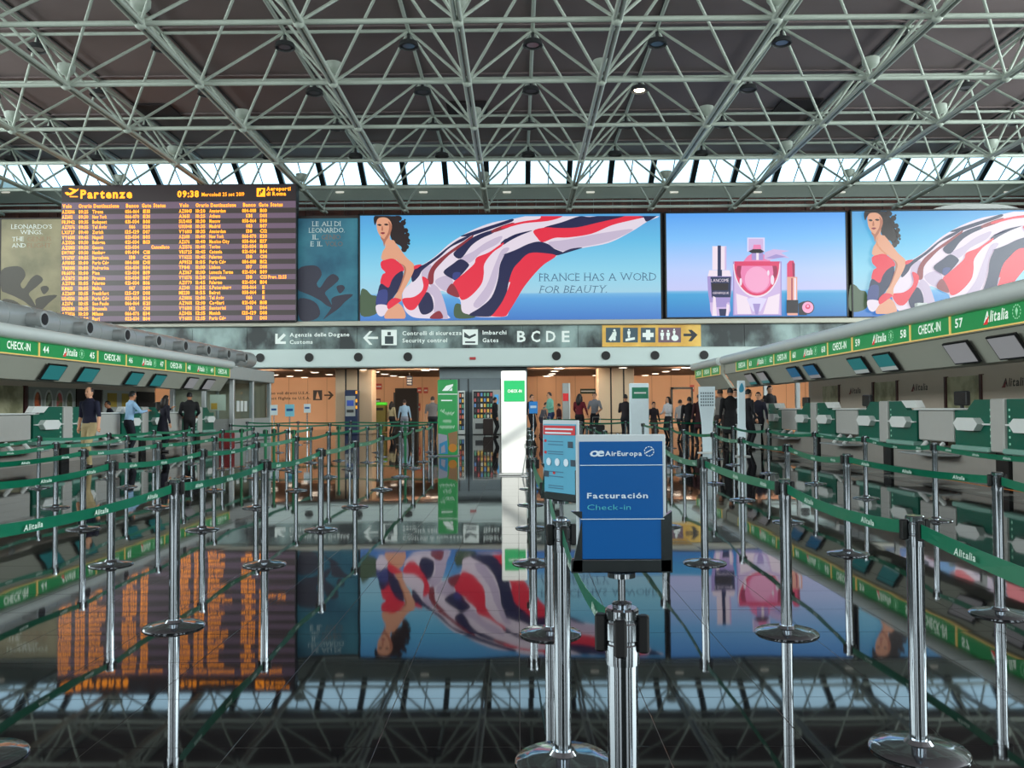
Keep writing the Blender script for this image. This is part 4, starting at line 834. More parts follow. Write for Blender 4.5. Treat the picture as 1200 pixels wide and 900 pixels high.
# second white totem
T, org, x, D, W, H = totem('white totem with dark green heading behind the blue sign', 750, 449, 527, 22, .2, M_white)
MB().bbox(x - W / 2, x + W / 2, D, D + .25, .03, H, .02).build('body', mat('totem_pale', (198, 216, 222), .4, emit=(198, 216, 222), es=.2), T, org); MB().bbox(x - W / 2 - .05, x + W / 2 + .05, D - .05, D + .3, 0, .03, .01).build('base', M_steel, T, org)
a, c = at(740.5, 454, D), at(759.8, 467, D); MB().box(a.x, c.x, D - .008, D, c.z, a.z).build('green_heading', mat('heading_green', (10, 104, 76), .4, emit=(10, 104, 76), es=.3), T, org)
mb = MB(); mb.box(at(743, 461, D).x, at(757, 461, D).x, D - .014, D - .008, at(742, 461.3, D).z, at(742, 459.6, D).z); mb.build('lettering', M_white, T, org)
# tapering white display totem and slim totem by the right counters
g = Vector((at(829, 480, 25.5).x, 25.5, 0)); H = at(829, 453, 25.5).z; org = (g.x, 25.5, 0); T = thing('display_totem', 'tapering white display totem printed with small rows, before the dark crowd', 'totem', org)
mb = MB(); mb.prism([(-.13, .04), (.13, .04), (.16, .9), (.235, 1.5), (.235, H), (-.235, H), (-.235, 1.5), (-.16, .9)], (g.x, 25.5, 0), XU, ZU, YU, .12); mb.build('body', MATS['totem_pale'], T, org); MB().lathe([(.3, 0), (.3, .02), (.05, .04)], 20, (g.x, 25.56, 0)).build('base', M_white, T, org)
mb = MB()
for r in range(5):
    for k in range(6): mb.box(g.x - .2 + .068 * k, g.x - .2 + .068 * k + .04, 25.49, 25.5, H - .22 - .09 * r, H - .17 - .09 * r)
mb.build('printed_rows', mat('print_slate', (110, 130, 140), .5), T, org)
g = Vector((at(869.5, 480, 23.5).x, 23.5, 0)); H = at(869, 446, 23.5).z; org = (g.x, 23.5, 0); T = thing('slim_totem', 'slim white totem with blue drop mark at the start of the right counters', 'totem', org)
MB().bbox(g.x - .1, g.x + .1, 23.5, 23.62, .03, H, .015).build('body', MATS['totem_pale'], T, org); MB().bbox(g.x - .2, g.x + .2, 23.4, 23.72, 0, .03, .01).build('base', M_white, T, org)
mb = MB(); mb.prism(smooth([(0, .18), (.06, .05), (.04, -.06), (-.05, -.08), (-.07, .02)], 3), (g.x, 23.5, H - .24), XU, ZU, -YU, .005); mb.build('drop_mark', mat('drop_blue', (60, 160, 196), .4), T, org)
q = ground(880, 527); org = (q.x, q.y, 0); T = thing('white_plinth', 'low white box plinth standing behind the right belts', 'plinth', org); MB().bbox(q.x - .33, q.x + .33, q.y, q.y + .5, .02, .78, .02).build('body', M_white, T, org); MB().bbox(q.x - .36, q.x + .36, q.y - .03, q.y + .53, .78, .81, .01).build('top', M_white, T, org)
# grey slab totem with red mark
a, c = at(659, 449, 44.2), at(668, 449, 44.2); org = ((a.x + c.x) / 2, 44.2, 0); T = thing('slab_totem', 'tall grey slab totem with red mark before the peach wall', 'totem', org)
MB().bbox(a.x, c.x - .07, 44.2, 44.4, .02, a.z, .02).build('body', M_grey, T, org); MB().bbox(c.x - .07, c.x, 44.18, 44.42, .02, a.z, .01).build('edge_strip', M_white, T, org); MB().bbox(a.x - .05, c.x + .05, 44.1, 44.5, 0, .02, .005).build('base', M_steel, T, org)
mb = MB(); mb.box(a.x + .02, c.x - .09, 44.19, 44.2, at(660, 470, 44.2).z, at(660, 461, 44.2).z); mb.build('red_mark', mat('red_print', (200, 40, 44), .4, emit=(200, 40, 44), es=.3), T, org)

# grey service block with vending machines
Yb = 45.6; a, c = at(515.5, 440, Yb), at(617.5, 440, Yb); org = ((a.x + c.x) / 2, Yb, 0)
T = thing('service_block', 'slate grey service block between the two columns', 'kiosk', org)
MB().box(a.x, c.x, Yb, Yb + 3, 0, zbot - .01).build('wall', mat('slate_wall', (112, 124, 130), .5), T, org); MB().box(a.x - .02, c.x + .02, Yb - .03, Yb, at(560, 443, Yb).z, zbot - .02).build('header', mat('slate_header', (132, 144, 148), .5), T, org)
for px in (528, 538, 549, 587): q = at(px, 470, Yb); MB().box(q.x - .03, q.x + .03, Yb - .02, Yb, 0, at(560, 444, Yb).z).build('panel_joint', M_dkgrey, T, org)
random.seed(3)
def vending(px0, px1, py0, label, rows, cols, fr):
    Yv = Yb - .75; a, c = at(px0, py0, Yv), at(px1, py0, Yv); org = ((a.x + c.x) / 2, Yv, 0); T = thing('vending_machine', label, 'vending machine', org)
    MB().bbox(a.x, c.x, Yv, Yb - .03, .03, a.z, .02).build('cabinet', fr, T, org); x1 = a.x + (c.x - a.x) * (.74 if cols > 2 else .92); z0 = .85 if cols > 2 else .25
    MB().box(a.x + .06, x1, Yv - .01, Yv, z0, a.z - .08).build('display_back', mat('vend_dark', (34, 32, 36), .5), T, org)
    pal = [(200, 120, 90), (90, 150, 120), (190, 190, 180), (60, 60, 66), (210, 170, 80), (170, 80, 80), (90, 130, 180)]
    mb = MB(); w_ = (x1 - a.x - .06) / cols; h_ = (a.z - .08 - z0) / rows
    for r in range(rows):
        for k in range(cols):
            X, Z = a.x + .06 + w_ * k, z0 + h_ * r; mb.box(X + w_ * .2, X + w_ * .8, Yv - .04, Yv - .01, Z + .03, Z + h_ * .72, random.randrange(7))
    mb.build('goods', [mat('goods_%d' % i, p_, .5, emit=p_, es=.25) for i, p_ in enumerate(pal)], T, org)
    if cols > 2: MB().box(x1 + .08, c.x - .08, Yv - .02, Yv, 1.6, 2.1).build('keypad', mat('keypad_blue', (70, 150, 200), .4, emit=(70, 150, 200), es=.4), T, org); MB().box(a.x + .15, x1, Yv - .015, Yv, .3, .6).build('delivery_flap', M_dkgrey, T, org)
    MB().box(a.x + .05, c.x - .05, Yv + .05, Yb - .1, 0, .03).build('feet', M_black, T, org)
vending(553.5, 586, 457, 'grey vending machine with rows of snacks behind the white totem', 5, 6, M_grey)
vending(536.5, 544.5, 458, 'narrow white-framed vending display beside the green totem', 7, 2, M_white)
# blue cash machine before the left column
Yc = 45.7; a, c = at(404, 457, Yc), at(419, 457, Yc); org = ((a.x + c.x) / 2, Yc, 0); T = thing('cash_machine', 'dark blue cash machine standing before the left column', 'cash machine', org)
MB().bbox(a.x, c.x, Yc, Yc + .6, 0, a.z, .03).build('cabinet', mat('atm_blue', (34, 48, 82), .4), T, org); MB().box(a.x + .03, c.x - .12, Yc - .02, Yc, 1.0, at(411, 464, Yc).z).build('front', M_grey, T, org)
MB().box(a.x + .12, c.x - .2, Yc - .03, Yc - .02, 1.55, 1.85).build('screen', mat('atm_screen', (40, 60, 130), .3, emit=(46, 70, 140), es=.6), T, org); MB().box(a.x + .12, c.x - .2, Yc - .06, Yc - .02, 1.2, 1.35).build('keypad', M_dkgrey, T, org)
for z_ in (2.2, 1.75, 1.4): MB().box(c.x - .1, c.x - .02, Yc - .03, Yc, z_, z_ + .16).build('orange_lamp', mat('amber_lens', (240, 160, 40), .3, emit=(240, 150, 30), es=1), T, org)
# writing on the peach wall
Yp = 57.97; mb = MB(); P = lambda px, py: Vector((at(px, py, Yp).x, Yp, at(px, py, Yp).z)); org = P(350, 467)
T = thing('wall_sign', 'dark lettering with arrow about flights to U.S.A. on the peach wall', 'sign', org)
mb.text('accesso voli diretti U.S.A.', P(306, 462.3), XU, ZU, .26, fit=57 * .058, sty='b'); mb.text('direct flights to U.S.A.', P(310, 468.3), XU, ZU, .26, fit=54 * .058, sty='b')
mb.poly([P(*q) for q in [(380, 462.3), (387, 462.3), (384, 458.5), (386.5, 458.5), (391, 463), (386.5, 468), (384, 468), (387, 464), (380, 464)]]); mb.build('lettering', mat('wall_letter', (74, 56, 46), .6, var=0), T, org)
MB().box(P(367, 460).x, P(377.5, 460).x, Yp - .02, Yp, P(370, 469).z, P(370, 457.3).z).build('pictogram_ground', mat('picto_dark', (36, 28, 28), .5), T, org)
mb = MB(); yq = Yp - .026; mb.poly([Vector((P(x_, y_).x, yq, P(x_, y_).z)) for x_, y_ in [(370, 467.5), (371, 462), (372.2, 458.6), (373.4, 462), (375, 467.5)]]); mb.build('pictogram', M_peach, T, org)
def wall_plate(px, py, w_, h_, m, label, nm_='notice'):
    q = at(px, py, Yp); T = thing(nm_, label, 'notice', q); MB().box(q.x - w_ / 2, q.x + w_ / 2, Yp - .01, Yp + .025, q.z - h_ / 2, q.z + h_ / 2).build('sheet', m, T, q)
    MB().box(q.x - w_ / 2 + .05, q.x + w_ / 2 - .05, Yp - .014, Yp - .01, q.z - h_ * .1, q.z + h_ * .12).build('heading_bar', M_white, T, q)
M_rp = mat('red_poster', (196, 84, 70), .5); 
wall_plate(444, 453, .4, .4, M_rp, 'small red notice on the peach wall above the bin'); wall_plate(443, 470, .35, .35, mat('brown_plate', (110, 70, 50), .5), 'small brown plate on the peach wall right of the left column')
wall_plate(491.5, 457.5, .3, .4, M_rp, 'small red notice right of the dark doorway, upper left'); wall_plate(499, 457.5, .3, .4, M_rp, 'small red notice right of the dark doorway, upper right'); wall_plate(490, 477, .3, .5, M_rp, 'small red notice low beside the dark doorway')
wall_plate(689, 458.5, 1.05, .34, mat('dark_green_board', (34, 52, 34), .5), 'dark green board on the peach wall above two passengers', 'wall_board'); wall_plate(811, 455, .3, .45, M_rp, 'red and white notice beside the framed door'); wall_plate(800, 466, .35, .35, M_rp, 'red notice inside the framed door')
# green-lidded bin
g = at(445, 490, 50); org = (g.x, 50, 0); T = thing('waste_bin', 'olive waste bin with bright green lid by the doorway', 'bin', org)
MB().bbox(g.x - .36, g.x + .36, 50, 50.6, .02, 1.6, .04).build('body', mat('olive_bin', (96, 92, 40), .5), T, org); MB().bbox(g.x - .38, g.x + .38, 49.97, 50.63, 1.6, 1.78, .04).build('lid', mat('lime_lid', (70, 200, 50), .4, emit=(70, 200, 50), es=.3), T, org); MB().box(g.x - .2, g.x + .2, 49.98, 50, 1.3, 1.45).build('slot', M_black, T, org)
# hanging box sign below the low ceiling
q = at(480, 446, 52); org = (q.x, 52, q.z); T = thing('hanging_sign', 'small hanging blue and white box sign above the doorway', 'sign', org)
MB().bbox(q.x - .17, q.x + .17, 51.9, 52.1, q.z - .3, q.z + .28, .02).build('box', mat('sign_navy', (46, 52, 92), .4), T, org); MB().tube((q.x, 52, q.z + .28), (q.x, 52, zbot), .02).build('rod', M_steel, T, org)
for k in range(3): MB().box(q.x - .14, q.x + .14, 51.885, 51.9, q.z - .22 + .16 * k, q.z - .14 + .16 * k).build('stripe', M_white, T, org)

# ------------------------------------------------------------------ belt stanchions
SH = 0.92
def stanchion_proto(pole_m):
    base = MB().lathe([(.185, 0), (.186, .006), (.178, .014), (.12, .024), (.055, .034), (.042, .05)], 28); pole = MB().lathe([(.0325, .03), (.0325, .80)], 18)
    head = MB().lathe([(.036, .80), (.0365, .815), (.0365, .842), (.034, .845), (.034, .85), (.0365, .853), (.0365, .888), (.034, .891), (.034, .895), (.0365, .898), (.036, .916), (.032, .92)], 20)
    clip = MB()
    for k in range(2):
        s_ = -1 if k else 1; clip.bbox(s_ * .046 - .012, s_ * .046 + .012, -.013, .013, .825, .905, .004); clip.bbox(-.013, .013, s_ * .046 - .012, s_ * .046 + .012, .825, .905, .004)
    o = [base.build('base', M_chrome, smooth=True), pole.build('pole', pole_m, smooth=True), head.build('head', M_chrome if pole_m is M_chrome else pole_m, smooth=True), clip.build('belt_clips', M_black)]
    d = [(x_.name.split('.')[0], x_.data) for x_ in o]
    for x_ in o: bpy.data.objects.remove(x_)
    return d
PR = {'chrome': stanchion_proto(M_chrome), 'green': stanchion_proto(mat('green_pole', (16, 112, 70), .35))}
ST = {}
def stanchion(x, y, label, kind='chrome', group='belt stanchions'):
    T = thing('belt_stanchion', label, 'stanchion', (x, y, 0), random.uniform(-.2, .2), group)
    for nm_, me in PR[kind]: link(nm_, me, T)
    return T
def belt(T, p, q, sag=.03, text=True, z=.865, bright=None):
    p, q = Vector((p[0], p[1], z)), Vector((q[0], q[1], z)); d = (q - p); ln = d.length; d.normalize(); p = p + d * .055; q = q - d * .055; ln -= .11
    n = 10; hh = .027; nrm = Vector((-d.y, d.x, 0))
    if nrm.dot(Vector((0, 0, 0)) - (p + q) / 2) < 0: nrm = -nrm
    tw = random.uniform(-.012, .02)
    pt = lambda t: p + d * (ln * t) - ZU * (sag * 4 * t * (1 - t))
    mb = MB(); vs = []
    for i in range(n + 1):
        t = i / n; c = pt(t); o_ = nrm * (tw * math.sin(PI * t))
        vs += [c + ZU * hh + nrm * .001 + o_, c - ZU * hh + nrm * .001 - o_, c - ZU * hh - nrm * .001 - o_, c + ZU * hh - nrm * .001 + o_]
    fs = []
    for i in range(n):
        for k in range(4): fs.append((i * 4 + k, i * 4 + (k + 1) % 4, i * 4 + 4 + (k + 1) % 4, i * 4 + 4 + k))
    mb.add(vs, fs + [(0, 1, 2, 3), (4 * n + 3, 4 * n + 2, 4 * n + 1, 4 * n)])
    inv = T.matrix_basis.inverted(); mb.v = [tuple(inv @ Vector(v)) for v in mb.v]
    bo = mb.build('belt', M_belt, T)
    if text:
        tb_ = MB(); U = nrm.cross(ZU) * -1
        if U.cross(ZU).dot(nrm) < 0: U = -U
        U = ZU.cross(nrm)
        k = int(ln / .62)
        for j in range(k):
            t = (j + .5) / k; c = pt(t) + nrm * (.004 + abs(tw) * 1.1); Ud = U.copy()
            tb_.text('Alitalia', c - ZU * .013 - Ud * .075, Ud, ZU, .036, fit=.15, sty='b', shear=.2)
        tb_.v = [tuple(inv @ Vector(v)) for v in tb_.v]; tb_.build('lettering', M_beltlet, bo)
def lane(pts, desc, kind='chrome', textmax=14, close=True, first=0, skip=()):
    prev = None
    for i, (x, y) in enumerate(pts):
        T = stanchion(x, y, '%s %s belt stanchion in the line %s' % (ORD[i + first], kind, desc), kind)
        if prev is not None and i not in skip: belt(prev[0], prev[1], (x, y), random.uniform(.015, .05), prev[1][1] < textmax)
        prev = (T, (x, y))
def G(*pp_): return [tuple(ground(*p)[:2]) for p in pp_]
L1 = [(-2.12, 3.35)] + G((204, 735), (310, 662), (376, 621), (416, 594), (447, 574), (469, 559), (484, 549)); 
def ext(l, k, step=2.45): 
    for _ in range(k): l.append((2 * l[-1][0] - l[-2][0] if False else l[-1][0] * 1.01, l[-1][1] + step))
    return l
lane(ext(L1, 2), 'left of the open aisle')
L2 = [(-3.6, 5.4)] + G((130, 662), (237, 621), (300, 595), (347, 575), (385, 559), (410, 550)); lane(ext(L2, 2), 'second to the left of the aisle')
L3 = [(-5.05, 7.5)] + G((97, 620), (185, 595), (251, 575)); lane(ext(L3, 3), 'third to the left of the aisle')
L4 = [(-6.5, 9.8)] + G((65, 595), (148, 571), (215, 560)); lane(ext(L4, 2), 'fourth to the left of the aisle')
L5 = [(-8.0, 12.1)] + G((45, 572), (127, 561), (180, 552)); lane(ext(L5, 1), 'fifth to the left of the aisle')
R1 = G((1077, 880), (922, 742), (826, 660), (779, 617)); R1 = [(1.52, 1.1)] + R1; lane(ext(R1, 6, 2.4), 'right of the blue check-in sign')
R2 = [(2.95, 3.2)] + G((1172, 720), (994, 649), (924, 612), (870, 586), (837, 567), (802, 557), (787, 547)); lane(ext(R2, 2), 'second to the right of the blue sign')
R3 = [(4.8, 7.5)] + G((1097, 610), (1015, 584), (956, 567), (901, 555), (860, 545), (840, 538)); lane(R3, 'third to the right of the blue sign')
# centre line that carries the two sign holders
C = [(0.222, 1.86)] + G((660, 893), (645, 743), (625, 660), (623, 619)); C += [(C[-1][0] + .02, 12.0), (C[-1][0] + .05, 14.4), (C[-1][0] + .08, 17.0), (C[-1][0] + .1, 19.5)]
CT = []
for i, (x, y) in enumerate(C):
    T = stanchion(x, y, ['chrome belt stanchion carrying the blue check-in sign', 'chrome belt stanchion carrying the red-headed leaflet sign'][i] if i < 2 else '%s chrome belt stanchion in the line behind the two sign holders' % ORD[i - 2]); CT.append(T)
    if i: belt(CT[i - 1], C[i - 1], C[i], .06, y < 6)
# cross lines at the far side
for y0, xs, desc in ((27.0, np.arange(-9.2, -2.2, 1.6), 'across the left lanes before the doorway'), (33.0, np.arange(-10.5, -2.0, 2.0), 'far across the left side near the column'), (28.5, np.arange(2.1, 7.2, 1.5), 'across the right lanes before the crowd'), (39.0, np.arange(1.2, 8.0, 2.2), 'far across the right side before the seated passengers')):
    pts = [(x, y0 + random.uniform(-.3, .3)) for x in xs]; prev = None
    for i, (x, y) in enumerate(pts):
        T = stanchion(x, y, '%s chrome belt stanchion of the row %s' % (['leftmost', 'second', 'third', 'fourth', 'fifth', 'sixth', 'seventh'][i], desc))
        if prev: belt(prev[0], prev[1], (x, y), .03, False)
        prev = (T, (x, y))
for i, (px, py) in enumerate(((283, 548), (311, 552), (321, 549), (344, 553), (397, 540), (446, 541), (475, 545))):
    x, y = ground(px, py)[:2]; stanchion(x, y, 'green post belt stanchion among the left lanes, %s from the left' % words[i], 'green', 'green belt stanchions')

# ------------------------------------------------------------------ sign holders
def holder(name, label, x, y, z0, rz, W, H, face_m):
    org = (x, y, z0); T = thing(name, label, 'sign', org, rz)
    MB().lathe([(.02, 0), (.022, .01), (.008, .015), (.008, .06), (.03, .065), (.03, .075)], 14).build('stem', M_chrome, T, smooth=True)
    f = MB(); zb_ = .075
    f.bbox(-W / 2 - .012, W / 2 + .012, -.009, .009, zb_, zb_ + .03, .003)
    for s_ in (-1, 1):
        x0 = s_ * (W / 2); f.prism([(x0 - .012, zb_), (x0 + .012, zb_), (x0 + .012, zb_ + H * .46), (x0 + s_ * .012, zb_ + H * .46), (x0 - s_ * .012, zb_ + H * .40)], (0, -.009, 0), XU, ZU, YU, .018)
    f.build('frame', M_chrome, T)
    MB().bbox(-W / 2, W / 2, -.006, .006, zb_ + .01, zb_ + .01 + H, .002).build('acrylic_sheet', mat('acrylic_edge', (190, 200, 205), .25), T)
    MB().box(-W / 2 + .007, W / 2 - .007, -.008, -.006, zb_ + .03, zb_ + H - .005).build('printed_sheet', face_m, T)
    return T, zb_
T, zb_ = holder('sign_holder', 'blue airline check-in sign in a chrome holder, in front of the aisle', C[0][0], C[0][1], SH, 0.0, .194, .288, mat('sheet_blue', (6, 84, 152), .35, var=.05))
mb = MB(); k = .194 / 105.0
def S2(px, py): return Vector(((px - 728) * k, -.0095, zb_ + .01 + (690 - py) * k))
M_sheet = mat('sheet_print_white', (205, 222, 235), .5, var=0); M_aqua = mat('sheet_print_aqua', (70, 170, 190), .5, var=0)
mb.text('AirEuropa', S2(709.5, 559), XU, ZU, .0145, fit=43 * k, sty='b'); mb.text('œ', S2(691, 559.5), XU, ZU, .026, fit=17 * k, sty='b', shear=.2)
for q in range(10):
    t, t2 = q * PI / 5, (q + .7) * PI / 5; mb.add([S2(761 + r * math.cos(w_), 554 + r * math.sin(w_)) for r, w_ in ((6, t), (6, t2), (5, t2), (5, t))], [(0, 1, 2, 3)])
mb.add([S2(757, 555), S2(765, 551), S2(765, 552), S2(757, 556.5)], [(0, 1, 2, 3)])
mb.text('Facturación', S2(688, 608.5), XU, ZU, .0165, fit=71 * k, sty='b'); mb.text('Check-in', S2(688, 622), XU, ZU, .0165, fit=51 * k, m=1, sty='r')
for py in (569.5, 632.3): mb.add([S2(680, py), S2(778, py), S2(778, py + .9), S2(680, py + .9)], [(0, 3, 2, 1)])
mb.build('lettering', [M_sheet, M_aqua], T)
T, zb_ = holder('sign_holder', 'pale blue leaflet sign with red heading, turned sideways on its post', C[1][0], C[1][1], SH, -0.93, .21, .30, mat('sheet_pale_blue', (84, 160, 190), .4, var=.08, scale=20))
mb = MB(); k = .30 / 95.0
def S3(u, v): return Vector((-.105 + .21 * u, -.0095, zb_ + .31 - .30 * v))
mb.add([S3(.04, .07), S3(.96, .07), S3(.96, .19), S3(.04, .19)], [(0, 3, 2, 1)], 0); mb.build('heading', mat('sheet_red', (196, 44, 52), .4), T)
mb = MB()
for v, u0, u1 in ((.12, .1, .9), (.17, .1, .85)): mb.add([S3(u0, v - .015) - YU * .001, S3(u1, v - .015) - YU * .001, S3(u1, v + .006) - YU * .001, S3(u0, v + .006) - YU * .001], [(0, 3, 2, 1)], 0)
for u in (.2, .45, .7): mb.add([S3(u + .07 * math.cos(t), .54 + .05 * math.sin(t)) - YU * .001 for t in [q * PI / 5 for q in range(10)]], [tuple(range(10))[::-1]], 0)
for v in (.27, .31, .40, .43, .66, .72, .84, .87): mb.add([S3(.18, v), S3(.62, v), S3(.62, v + .012), S3(.18, v + .012)], [(0, 3, 2, 1)], 1)
for u, v in ((.1, .27), (.1, .42), (.35, .68)): mb.add([S3(u + .04 * math.cos(t), v + .02 * math.sin(t)) for t in [q * PI / 4 for q in range(8)]], [tuple(range(8))[::-1]], 2)
for u0, v0 in ((.75, .27), (.82, .5), (.06, .66)): mb.add([S3(u0, v0), S3(u0 + .14, v0), S3(u0 + .14, v0 + .08), S3(u0, v0 + .08)], [(0, 3, 2, 1)], 3)
mb.build('printing', [M_sheet, mat('sheet_ink', (60, 110, 140), .5, var=0), MATS['sheet_red'], mat('sheet_dark', (40, 60, 76), .5)], T)
# small paper signs over the far left belts, and one small blue sign in the centre
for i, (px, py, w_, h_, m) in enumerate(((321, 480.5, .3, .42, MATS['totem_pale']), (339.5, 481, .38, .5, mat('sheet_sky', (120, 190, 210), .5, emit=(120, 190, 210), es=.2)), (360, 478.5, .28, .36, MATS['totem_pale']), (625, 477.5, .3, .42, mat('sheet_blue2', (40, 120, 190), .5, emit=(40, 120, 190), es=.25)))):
    D = 35.0 if i < 3 else 30.0; q = at(px, py, D); org = (q.x, D, 0)
    T = thing('post_sign', ['white paper sign on a post, leftmost of three by the booth', 'sky-blue paper sign on a post, middle of three by the booth', 'white paper sign on a post, rightmost of three by the booth', 'small blue sign on a thin post right of the white totem'][i], 'sign', org)
    MB().lathe([(.17, 0), (.17, .012), (.03, .03), (.022, .05), (.022, q.z - h_ / 2)], 14, (q.x, D, 0)).build('post', M_chrome, T, org, smooth=True); MB().bbox(q.x - w_ / 2, q.x + w_ / 2, D - .01, D + .01, q.z - h_ / 2, q.z + h_ / 2, .004).build('sheet', m, T, org)
    MB().box(q.x - w_ * .35, q.x + w_ * .35, D - .013, D - .01, q.z - h_ * .05, q.z + h_ * .15).build('printed_bar', MATS['sheet_blue'] if i != 3 else M_sheet, T, org)
# ------------------------------------------------------------------ people
def ik(S, T, l1, l2, pole):
    d = T - S; L = min(d.length, (l1 + l2) * .995); d.normalize(); a_ = (l1 * l1 - l2 * l2 + L * L) / (2 * L); hh = math.sqrt(max(0, l1 * l1 - a_ * a_))
    pole = (pole - d * pole.dot(d)).normalized(); return S + d * a_ + pole * hh, S + d * L
def capsule(mb, p0, p1, r0, r1, n=12):
    p0, p1 = Vector(p0), Vector(p1); d = (p1 - p0).normalized(); pts = []; rs = []
    for t in (-.98, -.7, -.35, 0): pts.append(p0 + d * r0 * t); rs.append(r0 * math.sqrt(max(.02, 1 - t * t)))
    for t in (0.001, .35, .7, .98): pts.append(p1 + d * r1 * t); rs.append(r1 * math.sqrt(max(.02, 1 - t * t)))
    mb.path(pts, rs, n)
def figure(P):
    """union of body volumes, bone list for colouring, extra face and finger pieces"""
    mb = MB(); bones = []; ex = MB(); ln = P.get('lean', 0.0); wide = P.get('wide', 1.0); fem = P.get('fem', False)
    def up(x, y, z):     # torso point, leaned at the hips
        dz = z - .92; return Vector((x, y * math.cos(ln) - dz * math.sin(ln), .92 + dz * math.cos(ln) + y * math.sin(ln)))
    rings = [(.80, .05, .04), (.83, .12, .09), (.90, .168, .118), (1.0, .158, .112), (1.12, .138, .102), (1.25, .158, .116), (1.36, .18, .116), (1.43, .165, .096), (1.475, .10, .072), (1.52, .056, .056), (1.535, .03, .03)]
    n = 16; vs = []
    for z, rx, ry in rings:
        for k in range(n): vs.append(up(rx * wide * math.cos(2 * PI * k / n), ry * wide * math.sin(2 * PI * k / n), z))
    fs = [(i * n + k, i * n + (k + 1) % n, i * n + n + (k + 1) % n, i * n + n + k) for i in range(len(rings) - 1) for k in range(n)]
    mb.add(vs, fs + [tuple(range(n - 1, -1, -1)), tuple(range(len(vs) - n, len(vs)))])
    bones += [(up(0, 0, 1.0), up(0, 0, 1.38), .14 * wide, 1), (up(-.14, 0, 1.40), up(.14, 0, 1.40), .07, 1), (Vector((0, 0, .84)), up(0, 0, .93), .145 * wide, 2)]
    hc = up(0, -.015, 1.64) + Vector((P.get('turn', 0) * .02, 0, -P.get('nod', 0) * .02)); capsule(mb, up(0, .01, 1.46), hc - ZU * .04, .056, .052); bones.append((up(0, .005, 1.50), hc, .06, 0))
    mb.ball(hc, .1, 16, 0, (.78, .96, 1.18)); mb.ball(hc + Vector((0, -.03, -.065)), .06, 12, 0, (.9, 1, .9)); bones.append((hc - ZU * .03, hc + ZU * .03, .1, 0))
    # legs
    stance = P.get('stance', 'stand')
    feet = {'stand': ((.10, .0), (-.10, .02)), 'walk': ((.09, -.30), (-.09, .30)), 'step': ((.11, -.12), (-.10, .12))}[stance]
    for sg, (fx, fy) in zip((1, -1), feet):
        hip = Vector((sg * .092, 0, .88)); lift = .05 if (stance == 'walk' and fy > 0) else 0; ank = Vector((fx, fy + .02, .085 + lift))
        kn, ank = ik(hip, ank, .43, .41, Vector((sg * .05, -1, 0)))
        rt = P.get('leg', 1.0); capsule(mb, hip, kn, .098 * rt, .066 * rt); capsule(mb, kn, ank, .066 * rt, .05 * rt)
        bones += [(hip, kn, .09, 2), (kn, ank + ZU * .03, .06, 2)]
        capsule(mb, ank + Vector((0, .03, -.045)), ank + Vector((sg * .015, -.15, -.048)), .04, .036); bones.append((ank + Vector((0, .03, -.05)), ank + Vector((sg * .015, -.15, -.05)), .045, 3))
    if P.get('coat'):
        zt, rr = P['coat'], [(.95, .17, .12), (P['coat'], .21, .16)]; vs = []
        for z, rx, ry in ((.99, .15, .11), (.9, .185, .135), (zt, .22, .17), (zt - .01, .1, .08)):
            for k in range(n): vs.append(Vector((rx * math.cos(2 * PI * k / n), ry * math.sin(2 * PI * k / n), z)))
        mb.add(vs, [(i * n + k, i * n + (k + 1) % n, i * n + n + (k + 1) % n, i * n + n + k) for i in range(3) for k in range(n)] + [tuple(range(n)), tuple(range(len(vs) - 1, len(vs) - n - 1, -1))]); bones.append((Vector((0, 0, .95)), Vector((0, 0, zt + .1)), .19, 1))
    # arms and hands
    arms = P.get('arms', ((.30, -.02, .86), (-.30, -.02, .86)))
    for sg, tg in zip((1, -1), arms):
        sh = up(sg * .178 * wide, 0, 1.405); el_, wr = ik(sh, Vector(tg), .285, .25, Vector((sg * .5, .8, -.3)))
        k = P.get('arm', 1.0); capsule(mb, sh, el_, .062 * k, .046 * k); capsule(mb, el_, wr, .046 * k, .031 * k); bones += [(sh, el_, .055, 1), (el_, wr, .04, 0 if P.get('short') else 1)]
        d = (wr - el_).normalized(); side = d.cross(ZU) if abs(d.z) < .9 else Vector((0, 1, 0)); side.normalize(); nrm = d.cross(side).normalized()
        capsule(ex, wr, wr + d * .06, .03, .034, 8); ex.m[-1:] = [0]
        for f_ in range(4):
            o_ = wr + d * .075 + side * (.028 - .0185 * f_); l_ = (.07, .08, .076, .058)[f_]; m_ = o_ + d * l_ * .5 + nrm * .006; ex.path([o_ - d * .02, m_, o_ + d * l_ * .8 + nrm * .026], [.0095, .009, .007], 6)
        ex.path([wr + d * .02 + side * .02, wr + d * .05 + side * .052, wr + d * .085 + side * .055 + nrm * .01], [.012, .0105, .008], 6)
    # face pieces
    F = lambda x, y, z: hc + Vector((x, y, z))
    ex.add([F(-.014, -.088, -.03), F(.014, -.088, -.03), F(0, -.116, -.026), F(0, -.09, .02)], [(0, 2, 3), (2, 1, 3), (0, 1, 2)])
    for s_ in (-1, 1): ex.ball(F(s_ * .077, .005, -.01), .026, 8, 0, (.4, .8, 1.2)); ex.ball(F(s_ * .03, -.088, .005), .010, 8, 4); ex.add([F(s_ * .015, -.094, .024), F(s_ * .046, -.086, .024), F(s_ * .046, -.086, .030), F(s_ * .015, -.094, .030)], [(0, 1, 2, 3)], 4)
    ex.ball(F(0, -.084, -.058), .02, 8, 5, (1, .5, .28))
    # hair
    hr = MB(); hl = P.get('hair', 'short'); nn = 18
